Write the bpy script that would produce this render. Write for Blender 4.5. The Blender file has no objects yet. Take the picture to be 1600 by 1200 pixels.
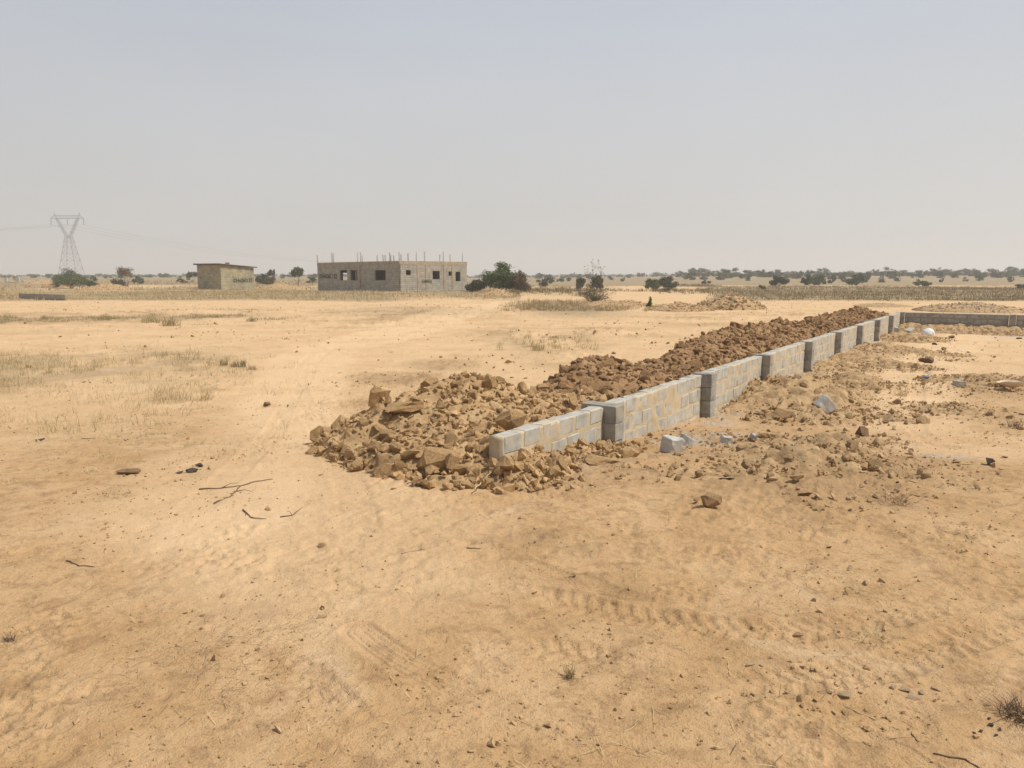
import bpy, bmesh, math, random
import numpy as np
from mathutils import Vector, Matrix, Euler, noise

random.seed(11)
R = np.random.default_rng(11)
S = bpy.context.scene
C = S.collection

# ------------------------------------------------------------ camera, sky, sun, exposure
F, EYE, PITCH = 1200.0, 2.1, math.atan(170 / 1200)
cam = bpy.data.objects.new('camera', bpy.data.cameras.new('camera'))
C.objects.link(cam)
cam.location = (0, 0, EYE)
cam.rotation_euler = (math.pi / 2 - PITCH, 0, 0)
cam.data.sensor_width = 36
cam.data.lens = 36 * F / 1600
cam.data.clip_start = 0.05
cam.data.clip_end = 9000
S.camera = cam

SUN_EL, SUN_AZ = math.radians(56), math.radians(-8)      # azimuth measured from +X towards +Y
world = bpy.data.worlds.new('World'); S.world = world; world.use_nodes = True
nt = world.node_tree; nt.nodes.clear()
out = nt.nodes.new('ShaderNodeOutputWorld'); bg = nt.nodes.new('ShaderNodeBackground')
sky = nt.nodes.new('ShaderNodeTexSky'); sky.sky_type = 'NISHITA'; sky.sun_disc = False
sky.sun_elevation = SUN_EL; sky.sun_rotation = math.pi / 2 - SUN_AZ
sky.air_density = 1.3; sky.dust_density = 6.0; sky.ozone_density = 1.5
tc = nt.nodes.new('ShaderNodeTexCoord'); sp = nt.nodes.new('ShaderNodeSeparateXYZ')
nt.links.new(tc.outputs['Generated'], sp.inputs[0])
ramp = nt.nodes.new('ShaderNodeValToRGB')               # the dust veil of the harmattan sky
e = ramp.color_ramp.elements
SKY_LOW, SKY_MID, SKY_TOP = (5.7, 5.62, 5.42, 1), (5.1, 5.3, 5.6, 1), (3.9, 4.6, 5.8, 1)
e[0].position = 0.0; e[0].color = [c / 6 for c in SKY_LOW[:3]] + [1]
e[1].position = 0.5; e[1].color = [c / 6 for c in SKY_TOP[:3]] + [1]
m_ = e.new(0.2); m_.color = [c / 6 for c in SKY_MID[:3]] + [1]
m_ = e.new(1.0); m_.color = [c / 6 for c in (1.8, 2.3, 3.2)] + [1]
nt.links.new(sp.outputs['Z'], ramp.inputs[0])
sc_ = nt.nodes.new('ShaderNodeVectorMath'); sc_.operation = 'SCALE'; sc_.inputs['Scale'].default_value = 7.25
nt.links.new(ramp.outputs[0], sc_.inputs[0])
cn = nt.nodes.new('ShaderNodeTexNoise'); cn.inputs['Scale'].default_value = 2.2; cn.inputs['Detail'].default_value = 3
cmap = nt.nodes.new('ShaderNodeMapping'); cmap.inputs['Scale'].default_value = (1, 1, 3)
nt.links.new(tc.outputs['Generated'], cmap.inputs[0]); nt.links.new(cmap.outputs[0], cn.inputs[0])
cm = nt.nodes.new('ShaderNodeMapRange'); cm.inputs['From Min'].default_value = .3; cm.inputs['From Max'].default_value = .7
cm.inputs['To Min'].default_value = .965; cm.inputs['To Max'].default_value = 1.035
nt.links.new(cn.outputs[0], cm.inputs[0])
sx = nt.nodes.new('ShaderNodeMath'); sx.operation = 'MULTIPLY_ADD'; sx.inputs[1].default_value = .07     # a little brighter on the sun's side
nt.links.new(sp.outputs['X'], sx.inputs[0]); nt.links.new(cm.outputs[0], sx.inputs[2])
sc2 = nt.nodes.new('ShaderNodeVectorMath'); sc2.operation = 'SCALE'
nt.links.new(sc_.outputs[0], sc2.inputs[0]); nt.links.new(sx.outputs[0], sc2.inputs['Scale'])
mx = nt.nodes.new('ShaderNodeMix'); mx.data_type = 'RGBA'; mx.inputs[0].default_value = 0.86
nt.links.new(sky.outputs[0], mx.inputs[6]); nt.links.new(sc2.outputs[0], mx.inputs[7])
nt.links.new(mx.outputs[2], bg.inputs[0]); bg.inputs[1].default_value = 0.1
nt.links.new(bg.outputs[0], out.inputs[0])

sun = bpy.data.objects.new('sun', bpy.data.lights.new('sun', 'SUN')); C.objects.link(sun)
sun.data.energy = 4.3; sun.data.angle = math.radians(0.9); sun.data.color = (1, .945, .86)
sd = Vector((math.cos(SUN_EL) * math.cos(SUN_AZ), math.cos(SUN_EL) * math.sin(SUN_AZ), math.sin(SUN_EL)))
sun.rotation_euler = sd.to_track_quat('Z', 'Y').to_euler()
S.view_settings.view_transform = 'Standard'; S.view_settings.look = 'None'
S.view_settings.exposure = 0.0; S.view_settings.gamma = 1; S.view_settings.use_curve_mapping = False
S.cycles.max_bounces = 5; S.cycles.diffuse_bounces = 3; S.cycles.volume_bounces = 1

# ------------------------------------------------------------ helpers
def g0(y):
    """the ground's broad fall: about 0.4 m higher round the camera than out by the wall"""
    t = np.clip((11.5 - np.asarray(y, float)) / 6.5, 0, 1)
    return .05 + .36 * t * t * (3 - 2 * t)

def gp(x, y, z=None):
    """the place that photograph pixel (x, y) looks at, on the level z or on the ground"""
    if z is None:
        z = 0.2
        for _ in range(25): z = .5 * z + .5 * float(g0(gp(x, y, z)[1]))
    u = (x - 800) / F; v = (y - 600) / F
    dy = math.cos(PITCH) - v * math.sin(PITCH); dz = -math.sin(PITCH) - v * math.cos(PITCH)
    t = (z - EYE) / dz
    return np.array((u * t, dy * t))

def zat(y, Y):
    """height of something at distance Y that stands at photograph row y"""
    return EYE - Y * math.tan(PITCH + math.atan((y - 600) / F))

def XatY(x, y, Y):
    v = (y - 600) / F
    return (x - 800) / F * Y / (math.cos(PITCH) - v * math.sin(PITCH))

def _h(ix, iy, seed):
    n = (ix.astype(np.int64) * 374761393 + iy.astype(np.int64) * 668265263 + seed * 1442695041) & 0xffffffff
    n = ((n ^ (n >> 13)) * 1274126177) & 0xffffffff
    return ((n ^ (n >> 16)) & 0xffffff) / float(0xffffff)

def vn(x, y, seed=0):
    x0 = np.floor(x); y0 = np.floor(y); fx = x - x0; fy = y - y0
    fx = fx * fx * (3 - 2 * fx); fy = fy * fy * (3 - 2 * fy)
    a = _h(x0, y0, seed); b = _h(x0 + 1, y0, seed); c = _h(x0, y0 + 1, seed); d = _h(x0 + 1, y0 + 1, seed)
    return a + (b - a) * fx + (c - a) * fy + (a - b - c + d) * fx * fy

def fbm(x, y, sc, octs=3, seed=0, gain=.5):
    t = 0; a = 1; s = 0
    for o in range(octs):
        ca, sa = math.cos(o * 1.1 + .4), math.sin(o * 1.1 + .4)
        t = t + a * (vn((x * ca - y * sa) / sc + 13.7 * o, (x * sa + y * ca) / sc - 7.1 * o, seed + o) - .5)
        s += a; a *= gain; sc *= .5
    return t / s * 2          # about -1..1

def clod(x, y, sc, seed=0):   # lumpy
    return 1 - np.abs(fbm(x, y, sc, 3, seed)) * 2.2

def sstep(a, b, x):
    t = np.clip((x - a) / (b - a), 0, 1); return t * t * (3 - 2 * t)

def mesh_np(name, v, f, mat=None, smooth=False, k=None):
    """v (n,3); f (m,k) array of one face size, or list of such arrays"""
    me = bpy.data.meshes.new(name)
    fs = f if isinstance(f, list) else [f]
    v = np.asarray(v, np.float32)
    me.vertices.add(len(v)); me.vertices.foreach_set('co', v.ravel())
    idx = np.concatenate([a.ravel() for a in fs]).astype(np.int32)
    sizes = np.concatenate([np.full(len(a), a.shape[1], np.int32) for a in fs])
    starts = np.concatenate([[0], np.cumsum(sizes)[:-1]]).astype(np.int32)
    me.loops.add(len(idx)); me.loops.foreach_set('vertex_index', idx)
    me.polygons.add(len(sizes)); me.polygons.foreach_set('loop_start', starts)
    me.polygons.foreach_set('loop_total', sizes)
    me.polygons.foreach_set('use_smooth', np.full(len(sizes), smooth))
    me.update(calc_edges=True)
    if mat: me.materials.append(mat)
    return me

def link(name, me, parent=None, loc=None, rot=None, scale=None):
    o = bpy.data.objects.new(name, me); C.objects.link(o)
    if parent: o.parent = parent
    if loc is not None: o.location = loc
    if rot is not None: o.rotation_euler = rot
    if scale is not None: o.scale = scale
    return o

def tag(o, label=None, cat=None, group=None, kind=None):
    if label: o['label'] = label
    if cat: o['category'] = cat
    if group: o['group'] = group
    if kind: o['kind'] = kind
    return o

def empty(name, loc, label, cat, group=None, rz=0):
    o = bpy.data.objects.new(name, None); C.objects.link(o); o.location = loc; o.rotation_euler = (0, 0, rz)
    o.empty_display_size = .3
    return tag(o, label, cat, group)

class MB:
    """collects boxes and tubes into one mesh"""
    def __init__(s): s.v = []; s.f = []
    def box(s, c, d, M=None, taper=1.0):
        b = len(s.v)
        for z in (-1, 1):
            for x, y in ((-1, -1), (1, -1), (1, 1), (-1, 1)):
                q = taper if z > 0 else 1
                p = Vector((x * d[0] / 2 * q, y * d[1] / 2 * q, z * d[2] / 2))
                if M is not None: p = M @ p
                s.v.append((p.x + c[0], p.y + c[1], p.z + c[2]))
        for q in ((3, 2, 1, 0), (4, 5, 6, 7), (0, 1, 5, 4), (1, 2, 6, 5), (2, 3, 7, 6), (3, 0, 4, 7)):
            s.f.append([b + i for i in q])
    def tube(s, pts, rs, n=5, cap=True):
        pts = [Vector(p) for p in pts]
        if not hasattr(rs, '__len__'): rs = [rs] * len(pts)
        base = len(s.v)
        for i, p in enumerate(pts):
            d = (pts[min(i + 1, len(pts) - 1)] - pts[max(i - 1, 0)]).normalized()
            a = d.orthogonal().normalized() if i == 0 else (a - d * a.dot(d)).normalized()
            b = d.cross(a)
            for k in range(n):
                t = 2 * math.pi * k / n
                q = p + (a * math.cos(t) + b * math.sin(t)) * rs[i]
                s.v.append(tuple(q))
        for i in range(len(pts) - 1):
            for k in range(n):
                s.f.append([base + i * n + k, base + i * n + (k + 1) % n, base + (i + 1) * n + (k + 1) % n, base + (i + 1) * n + k])
        if cap:
            s.f.append([base + k for k in range(n)][::-1]); s.f.append([base + (len(pts) - 1) * n + k for k in range(n)])
    def mesh(s, name, mat, smooth=False):
        me = bpy.data.meshes.new(name); me.from_pydata(s.v, [], s.f)
        if smooth: me.polygons.foreach_set('use_smooth', [True] * len(me.polygons))
        me.materials.append(mat); me.update(); return me

# ------------------------------------------------------------ materials
def mat(name, cols, scale=4.0, detail=6, rough=.95, bump=0.0, bscale=40, bdist=.01, rnd=.12, spec=.15, hue=None,
        world_space=False, ramp_lo=.32, ramp_hi=.68, second=None, emis=None, stretch=None):
    m = bpy.data.materials.new(name); m.use_nodes = True
    n = m.node_tree.nodes; l = m.node_tree.links; p = n['Principled BSDF']
    p.inputs['Roughness'].default_value = rough; p.inputs['Specular IOR Level'].default_value = spec
    tc = n.new('ShaderNodeTexCoord'); oi = n.new('ShaderNodeObjectInfo')
    vec = tc.outputs['Object']
    if not world_space:
        add = n.new('ShaderNodeVectorMath'); add.operation = 'ADD'
        mu = n.new('ShaderNodeMath'); mu.operation = 'MULTIPLY'; mu.inputs[1].default_value = 57.0
        l.new(oi.outputs['Random'], mu.inputs[0]); l.new(vec, add.inputs[0]); l.new(mu.outputs[0], add.inputs[1]); vec = add.outputs[0]
    if stretch:
        mp = n.new('ShaderNodeMapping'); mp.inputs['Scale'].default_value = stretch; l.new(vec, mp.inputs[0]); vec = mp.outputs[0]
    nz = n.new('ShaderNodeTexNoise'); nz.inputs['Scale'].default_value = scale; nz.inputs['Detail'].default_value = detail
    nz.inputs['Roughness'].default_value = .62
    l.new(vec, nz.inputs['Vector'])
    r = n.new('ShaderNodeValToRGB'); els = r.color_ramp.elements
    els[0].position = ramp_lo; els[1].position = ramp_hi
    els[0].color = (*cols[0], 1); els[1].color = (*cols[-1], 1)
    for i, c in enumerate(cols[1:-1]):
        q = els.new(ramp_lo + (ramp_hi - ramp_lo) * (i + 1) / (len(cols) - 1)); q.color = (*c, 1)
    l.new(nz.outputs[0], r.inputs[0])
    hs = n.new('ShaderNodeHueSaturation'); mr = n.new('ShaderNodeMapRange')
    mr.inputs['To Min'].default_value = 1 - rnd; mr.inputs['To Max'].default_value = 1 + rnd
    ge = n.new('ShaderNodeNewGeometry'); ad_ = n.new('ShaderNodeMath'); l.new(oi.outputs['Random'], ad_.inputs[0]); l.new(ge.outputs['Random Per Island'], ad_.inputs[1])
    mr.inputs['From Max'].default_value = 2; mr.inputs['To Min'].default_value = 1 - rnd * 1.3; mr.inputs['To Max'].default_value = 1 + rnd * 1.3
    l.new(ad_.outputs[0], mr.inputs[0]); l.new(mr.outputs[0], hs.inputs['Value']); l.new(r.outputs[0], hs.inputs['Color'])
    col = hs.outputs[0]
    if second:                                            # (colour, scale, threshold, amount) blotches of another tone
        n2 = n.new('ShaderNodeTexNoise'); n2.inputs['Scale'].default_value = second[1]; n2.inputs['Detail'].default_value = 5
        l.new(vec, n2.inputs['Vector'])
        m2 = n.new('ShaderNodeMapRange'); m2.inputs['From Min'].default_value = second[2]; m2.inputs['From Max'].default_value = second[2] + .1
        m2.inputs['To Max'].default_value = second[3]; l.new(n2.outputs[0], m2.inputs[0])
        mm = n.new('ShaderNodeMix'); mm.data_type = 'RGBA'; mm.inputs[7].default_value = (*second[0], 1)
        l.new(m2.outputs[0], mm.inputs[0]); l.new(col, mm.inputs[6]); col = mm.outputs[2]
    l.new(col, p.inputs['Base Color'])
    if bump:
        nb = n.new('ShaderNodeTexNoise'); nb.inputs['Scale'].default_value = bscale; nb.inputs['Detail'].default_value = 5
        nb.inputs['Roughness'].default_value = .65
        l.new(vec, nb.inputs['Vector'])
        b = n.new('ShaderNodeBump'); b.inputs['Strength'].default_value = bump; b.inputs['Distance'].default_value = bdist
        l.new(nb.outputs[0], b.inputs['Height']); l.new(b.outputs[0], p.inputs['Normal'])
    m['_vec'] = 0
    return m

M = {}
M['rock'] = mat('laterite_rock', [(.31, .185, .082), (.44, .28, .135), (.55, .375, .195)], 9, rough=.95, bump=.8, bscale=22, bdist=.02, rnd=.2)
M['soil'] = mat('heap_soil', [(.31, .192, .092), (.43, .28, .14), (.52, .365, .195)], 5, bump=.9, bscale=28, bdist=.02, rnd=.0, world_space=True)
M['ridge_rock'] = mat('dug_clod', [(.20, .115, .054), (.30, .178, .087), (.41, .262, .135)], 8, bump=.8, bscale=18, bdist=.025, rnd=.22)
M['ridge_soil'] = mat('dug_soil', [(.20, .115, .054), (.30, .178, .087), (.39, .25, .13)], 4, bump=.9, bscale=20, bdist=.03, rnd=0, world_space=True)
M['mound_rock'] = mat('mound_clod', [(.29, .182, .09), (.39, .255, .13), (.49, .34, .185)], 8, bump=.8, bscale=22, bdist=.02, rnd=.16)
M['mound_soil'] = mat('mound_soil', [(.30, .19, .094), (.405, .268, .138), (.49, .34, .185)], 5, bump=.9, bscale=26, bdist=.02, rnd=0, world_space=True)
M['pale_rock'] = mat('pale_rock', [(.36, .26, .16), (.50, .37, .24)], 8, bump=.7, bscale=20, bdist=.02, rnd=.15)
M['grey_rock'] = mat('cement_crumb', [(.26, .25, .225), (.42, .40, .36)], 12, bump=.7, bscale=30, bdist=.01, rnd=.25)
M['pier'] = mat('pier_block', [(.22, .205, .175), (.31, .29, .25), (.39, .365, .31)], 6, bump=.9, bscale=85, bdist=.007, rnd=.12, second=((.42, .33, .215), 4.0, .54, .5))  # greyer block, its colour also lowered to deepen the shade on pier faces
M['block'] = mat('sandcrete_block', [(.32, .30, .25), (.43, .41, .355), (.51, .485, .425)], 7, bump=.9, bscale=85, bdist=.008, rnd=.08,
                 second=((.52, .42, .28), 5.0, .52, .6))
M['block_far'] = mat('dark_sandcrete_block', [(.25, .235, .20), (.34, .32, .275), (.41, .385, .335)], 7, bump=.6, bscale=60, bdist=.006, rnd=.1,
                     second=((.40, .30, .19), 4.0, .55, .5))  # the sandcrete block in a darker tone with tan blotches
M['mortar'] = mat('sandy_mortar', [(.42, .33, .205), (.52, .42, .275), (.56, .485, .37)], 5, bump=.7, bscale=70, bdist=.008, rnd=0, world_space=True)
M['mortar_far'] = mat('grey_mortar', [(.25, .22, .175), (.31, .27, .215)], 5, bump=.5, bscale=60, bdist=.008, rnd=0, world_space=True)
M['dark_rock'] = mat('dark_stone', [(.055, .042, .034), (.15, .115, .09)], 12, bump=.7, bscale=30, rnd=.1)
M['brown_rock'] = mat('brown_stone', [(.13, .078, .045), (.25, .155, .085)], 10, bump=.7, bscale=30, rnd=.1)
M['tan_rock'] = mat('tan_stone', [(.36, .245, .14), (.52, .38, .23)], 8, bump=.6, bscale=25, rnd=.08)
M['twig'] = mat('dry_twig', [(.10, .066, .045), (.20, .135, .09)], 15, rnd=.25)
M['straw'] = mat('dry_straw', [(.42, .32, .16), (.56, .44, .25)], 3, rnd=.1)
M['grass_dry'] = mat('dry_grass', [(.34, .265, .125), (.46, .36, .19), (.54, .43, .25)], .9, rnd=.2, world_space=True)
M['grass_green'] = mat('half_green_grass', [(.20, .175, .082), (.31, .25, .125), (.40, .315, .165)], .8, rnd=.25, world_space=True)
M['grass_brown'] = mat('brown_plant_litter', [(.16, .115, .065), (.27, .20, .115)], 2, rnd=.3, world_space=True)
M['grass_field'] = mat('field_grass', [(.33, .24, .12), (.43, .325, .175), (.49, .38, .215)], .12, rnd=.2, world_space=True)
M['grass_field_r'] = mat('brown_field_grass', [(.23, .17, .085), (.30, .23, .118), (.36, .28, .16)], .1, rnd=.2, world_space=True)
M['leaf'] = mat('leaf', [(.06, .082, .034), (.10, .125, .055), (.155, .175, .085)], 1.6, rnd=.3)
M['leaf_green'] = mat('green_leaf', [(.055, .085, .028), (.09, .13, .046), (.15, .19, .08)], 1.6, rnd=.3)
M['leaf_olive'] = mat('olive_leaf', [(.10, .10, .05), (.17, .165, .085), (.24, .22, .12)], 2, rnd=.3)
M['leaf_dark'] = mat('dark_leaf', [(.065, .078, .045), (.10, .112, .068), (.14, .15, .095)], 1.2, rnd=.3)
M['leaf_fresh'] = mat('fresh_leaf', [(.035, .12, .02), (.07, .20, .035)], 6, rnd=.1)
M['leaf_dry'] = mat('dry_leaf', [(.12, .085, .052), (.20, .145, .085)], 2, rnd=.15)
M['bark'] = mat('bark', [(.11, .085, .062), (.22, .17, .125)], 8, rnd=.15)
M['steel'] = mat('galvanised_steel', [(.16, .165, .17), (.24, .245, .25)], 1, rough=.6, rnd=0, spec=.4)
M['rebar'] = mat('rusty_rebar', [(.10, .075, .06), (.17, .13, .10)], 5, rough=.8, rnd=.1)
M['paint'] = mat('black_paint', [(.018, .016, .014), (.04, .036, .03)], 4, rnd=0)
M['slab'] = mat('stained_concrete', [(.30, .235, .155), (.44, .36, .25)], 1.2, bump=.4, bscale=6, bdist=.02, rnd=0, world_space=True)
M['roof'] = mat('dusty_roof_sheet', [(.38, .27, .22), (.50, .38, .32)], .8, rough=.7, rnd=0, world_space=True)
M['timber'] = mat('dark_timber', [(.09, .06, .045), (.15, .10, .075)], 3, rnd=0)
M['white_sack'] = mat('white_sack', [(.66, .66, .64), (.78, .78, .77)], 6, rough=.6, bump=.4, bscale=12, rnd=0)
M['pink'] = mat('pinkish_scrap', [(.62, .50, .55), (.75, .64, .68)], 6, rnd=0)
M['cardboard'] = mat('pale_bark', [(.56, .43, .29), (.68, .56, .42)], 6, rnd=0)
M['blue'] = mat('blue_plastic', [(.09, .11, .17), (.22, .25, .31)], 8, rough=.5, rnd=0)

def wall_material(name, base, dark, stain):
    """distant hollow-block masonry: courses as fine relief and tone, weather stains"""
    m = mat(name, [dark, base, tuple(min(1, c * 1.18) for c in base)], 1.3, bump=0, rnd=0, second=(stain, .5, .52, .55))
    n = m.node_tree.nodes; l = m.node_tree.links; p = n['Principled BSDF']
    tc = [q for q in n if q.type == 'TEX_COORD'][0]
    sp = n.new('ShaderNodeSeparateXYZ'); l.new(tc.outputs['Object'], sp.inputs[0])
    ad = n.new('ShaderNodeMath'); l.new(sp.outputs['X'], ad.inputs[0]); l.new(sp.outputs['Y'], ad.inputs[1])
    cb = n.new('ShaderNodeCombineXYZ'); l.new(ad.outputs[0], cb.inputs['X']); l.new(sp.outputs['Z'], cb.inputs['Y'])
    br = n.new('ShaderNodeTexBrick'); br.inputs['Scale'].default_value = 1
    br.inputs['Brick Width'].default_value = .46; br.inputs['Row Height'].default_value = .235; br.inputs['Mortar Size'].default_value = .022
    br.inputs['Color1'].default_value = (1.12, 1.12, 1.12, 1); br.inputs['Color2'].default_value = (.84, .84, .84, 1); br.inputs['Mortar'].default_value = (.78, .74, .66, 1)
    l.new(cb.outputs[0], br.inputs[0])
    mm = n.new('ShaderNodeMix'); mm.data_type = 'RGBA'; mm.blend_type = 'MULTIPLY'; mm.inputs[0].default_value = 1
    src = p.inputs['Base Color'].links[0].from_socket
    l.new(src, mm.inputs[6]); l.new(br.outputs[0], mm.inputs[7]); l.new(mm.outputs[2], p.inputs['Base Color'])
    b = n.new('ShaderNodeBump'); b.inputs['Strength'].default_value = .6; b.inputs['Distance'].default_value = .02; b.invert = True
    l.new(br.outputs['Fac'], b.inputs['Height']); l.new(b.outputs[0], p.inputs['Normal'])
    return m
M['masonry'] = wall_material('hollow_block_masonry', (.37, .34, .28), (.28, .255, .21), (.42, .36, .26))
M['masonry_small'] = wall_material('yellowed_block_masonry', (.36, .315, .215), (.25, .21, .145), (.44, .37, .20))

# ------------------------------------------------------------ the block wall's line
def col_on_line(px, a, b):
    """where photograph column px meets the plan line a-b"""
    u = (px - 800) / F / math.cos(PITCH)
    d = b - a
    t = (u * a[1] - a[0]) / (d[0] - u * d[1])
    return a + d * t
ZT0, ZT1, ZT2, ZT3 = .73, .69, .71, .72
P0 = gp(786, 680, ZT0); P1 = gp(943, 634, ZT1); P2 = gp(1097, 584, ZT2); PC = gp(1409, 487, ZT3)
nodes = [P0, P1, P2]; tops = [ZT0, ZT1, ZT2]
for i, px in enumerate((1187, 1253, 1299, 1332, 1359, 1380, 1397)):
    q = col_on_line(px + 2, P2, PC); nodes.append(q)
    tops.append(ZT2 + (ZT3 - ZT2) * np.linalg.norm(q - P2) / np.linalg.norm(PC - P2))
nodes.append(PC); tops.append(ZT3)
nodes = np.array(nodes)
seglen = np.linalg.norm(np.diff(nodes, axis=0), axis=1)
cum = np.concatenate([[0], np.cumsum(seglen)])
WD = (PC - P2) / np.linalg.norm(PC - P2)             # main direction of the wall
WN = np.array([-WD[1], WD[0]])                        # to the left, towards the dug earth

def wall_coords(x, y):
    """along s (0 at the near end) and left distance d from the wall's right face"""
    best = None
    x = np.asarray(x, float); y = np.asarray(y, float)
    S_ = np.zeros_like(x); D_ = np.full_like(x, 1e9)
    for i in (0, 1, 2):                               # three straight stretches
        a = nodes[i]; b = nodes[i + 1] if i < 2 else nodes[-1]
        L = np.linalg.norm(b - a); d = (b - a) / L
        t = (x - a[0]) * d[0] + (y - a[1]) * d[1]
        lo = -1e9 if i == 0 else 0; hi = L if i < 2 else 1e9
        tc_ = np.clip(t, lo, hi)
        dist = np.hypot(x - a[0] - d[0] * tc_, y - a[1] - d[1] * tc_)
        sg = np.sign(d[0] * (y - a[1]) - d[1] * (x - a[0]))
        m = dist < np.abs(D_)
        S_ = np.where(m, cum[i] + tc_, S_); D_ = np.where(m, dist * sg, D_)
    return S_, D_

def ztop(s): return np.interp(s, cum, tops)
WT = .15                                              # wall thickness

# ------------------------------------------------------------ ground heights
def ell(x, y, px, py, rx, ry, soft=.5, ang=0):
    """soft ellipse on the ground about the place seen at photograph (px, py)"""
    c = gp(px, py); a = gp(px, py - ry); w = rx * c[1] / F; h = abs(a[1] - c[1])
    return sstep(1 + soft, 1 - soft, np.hypot((x - c[0]) / w, (y - c[1]) / h))

ROUGH = [(1230, 650, 110, 34), (1350, 640, 90, 28), (1180, 720, 90, 30), (1120, 790, 80, 22), (1230, 765, 110, 24),
         (1290, 560, 80, 18), (1380, 545, 50, 12), (1430, 505, 60, 9), (1060, 700, 70, 22), (1420, 655, 40, 12), (980, 745, 90, 14),
         (1230, 600, 70, 25), (1440, 560, 50, 10), (1400, 580, 70, 10), (1340, 600, 90, 14), (1240, 700, 210, 62), (1330, 600, 150, 40), (1190, 775, 140, 36), (1550, 640, 60, 10), (1540, 610, 80, 14),
         (610, 590, 80, 10), (930, 905, 60, 8), (860, 840, 50, 10), (520, 640, 60, 20), (1090, 740, 60, 10), (820, 850, 60, 12), (960, 860, 90, 10), (1160, 830, 90, 12)]
FARROUGH = [(160, 494, 260, 12), (640, 490, 160, 9), (540, 505, 150, 8), (1120, 500, 120, 10), (1240, 490, 120, 5), (800, 520, 60, 12), (880, 560, 70, 12), (330, 610, 60, 8), (960, 520, 80, 10), (700, 570, 60, 8)]
TRACKS = [  # plan lines given as photograph places on the ground; width, depth, treaded
    ([(690, 900), (850, 928), (1000, 962), (1200, 985), (1400, 962), (1700, 880)], .20, .014, True),
    ([(760, 1000), (900, 1020), (1100, 1066), (1300, 1062), (1450, 1022), (1700, 930)], .20, .014, True),
    ([(560, 985), (640, 1040), (760, 1100), (900, 1150), (1100, 1260)], .16, .009, False),
    ([(690, 1075), (850, 1105), (1000, 1140), (1150, 1150), (1400, 1130)], .26, .007, False),
    ([(-60, 900), (160, 935), (330, 985), (480, 1060), (600, 1200)], .18, .007, True),
    ([(820, 880), (930, 915), (1060, 945), (1300, 930), (1650, 840)], .14, .010, False),
    ([(1450, 1210), (1300, 1130), (1120, 1080), (1000, 1060)], .10, .006, False),
    ([(1640, 690), (1480, 700), (1430, 640), (1460, 560), (1520, 520)], .22, .012, True),
    ([(300, 800), (420, 690), (470, 600), (560, 530), (740, 475)], .25, .010, True),
    ([(430, 830), (560, 800), (480, 560), (640, 520), (800, 468)], .25, .008, True),
    ([(1100, 870), (1300, 850), (1500, 800), (1700, 750)], .2, .009, True),
]
TW = []
for pts, w, dp, tr in TRACKS:
    P = np.array([gp(*p) for p in pts]); n = len(P)
    t = np.linspace(0, n - 1, 60); i = np.clip(t.astype(int), 0, n - 2); f_ = (t - i)[:, None]
    g = lambda k: P[np.clip(k, 0, n - 1)]
    a, b, c, d = g(i - 1), g(i), g(i + 1), g(i + 2)
    TW.append((.5 * ((2 * b) + (c - a) * f_ + (2 * a - 5 * b + 4 * c - d) * f_ ** 2 + (-a + 3 * b - 3 * c + d) * f_ ** 3), w, dp, tr))

def rough_mask(x, y):
    m = np.zeros_like(x)
    for q in ROUGH: m = np.maximum(m, ell(x, y, *q))
    s, d = wall_coords(x, y)
    m = np.maximum(m, sstep(1.0, .2, np.abs(d + .35)) * (s > -.4) * (s < cum[-1] + .3) * .8)
    return m * np.clip(.55 + .9 * fbm(x, y, 1.3, 3, 41), 0, 1.2)

def track_relief(x, y):
    z = np.zeros_like(x)
    for P, w, dp, tr in TW:
        lo = P.min(0) - .6; hi = P.max(0) + .6
        m = np.where((x > lo[0]) & (x < hi[0]) & (y > lo[1]) & (y < hi[1]))[0]
        if not len(m): continue
        X = x[m]; Y = y[m]; best = np.full(len(m), 1e9); al = np.zeros(len(m)); sg = np.zeros(len(m)); acc = 0
        for i in range(len(P) - 1):
            a, b = P[i], P[i + 1]; L = np.linalg.norm(b - a)
            if L < 1e-6: continue
            dd = (b - a) / L
            t = np.clip((X - a[0]) * dd[0] + (Y - a[1]) * dd[1], 0, L)
            ex = X - a[0] - dd[0] * t; ey = Y - a[1] - dd[1] * t; di = np.hypot(ex, ey); k = di < best
            best = np.where(k, di, best); al = np.where(k, acc + t, al); sg = np.where(k, np.sign(dd[0] * ey - dd[1] * ex), sg); acc += L
        inside = sstep(w * .62, w * .45, best)
        berm = np.exp(-((best - w * .62) / (w * .16)) ** 2)
        v = fbm(X, Y, .5, 2, 77) * .5 + .75
        zz = -dp * inside + dp * .55 * berm
        if tr:
            ph = al / .085 + best / w * .9 + (sg > 0) * .5
            lug = sstep(.15, .35, np.abs((ph % 1) - .5)) - .5
            zz = zz + inside * lug * dp * .8
        else:
            zz = zz + inside * dp * .35 * np.sin(best / w * 34 + sg)
        z[m] += zz * .75 * np.clip(v * (.5 + 1.1 * sstep(-.3, .4, fbm(X, Y, .9, 2, 78))), 0, 1.3)
    return z

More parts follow.
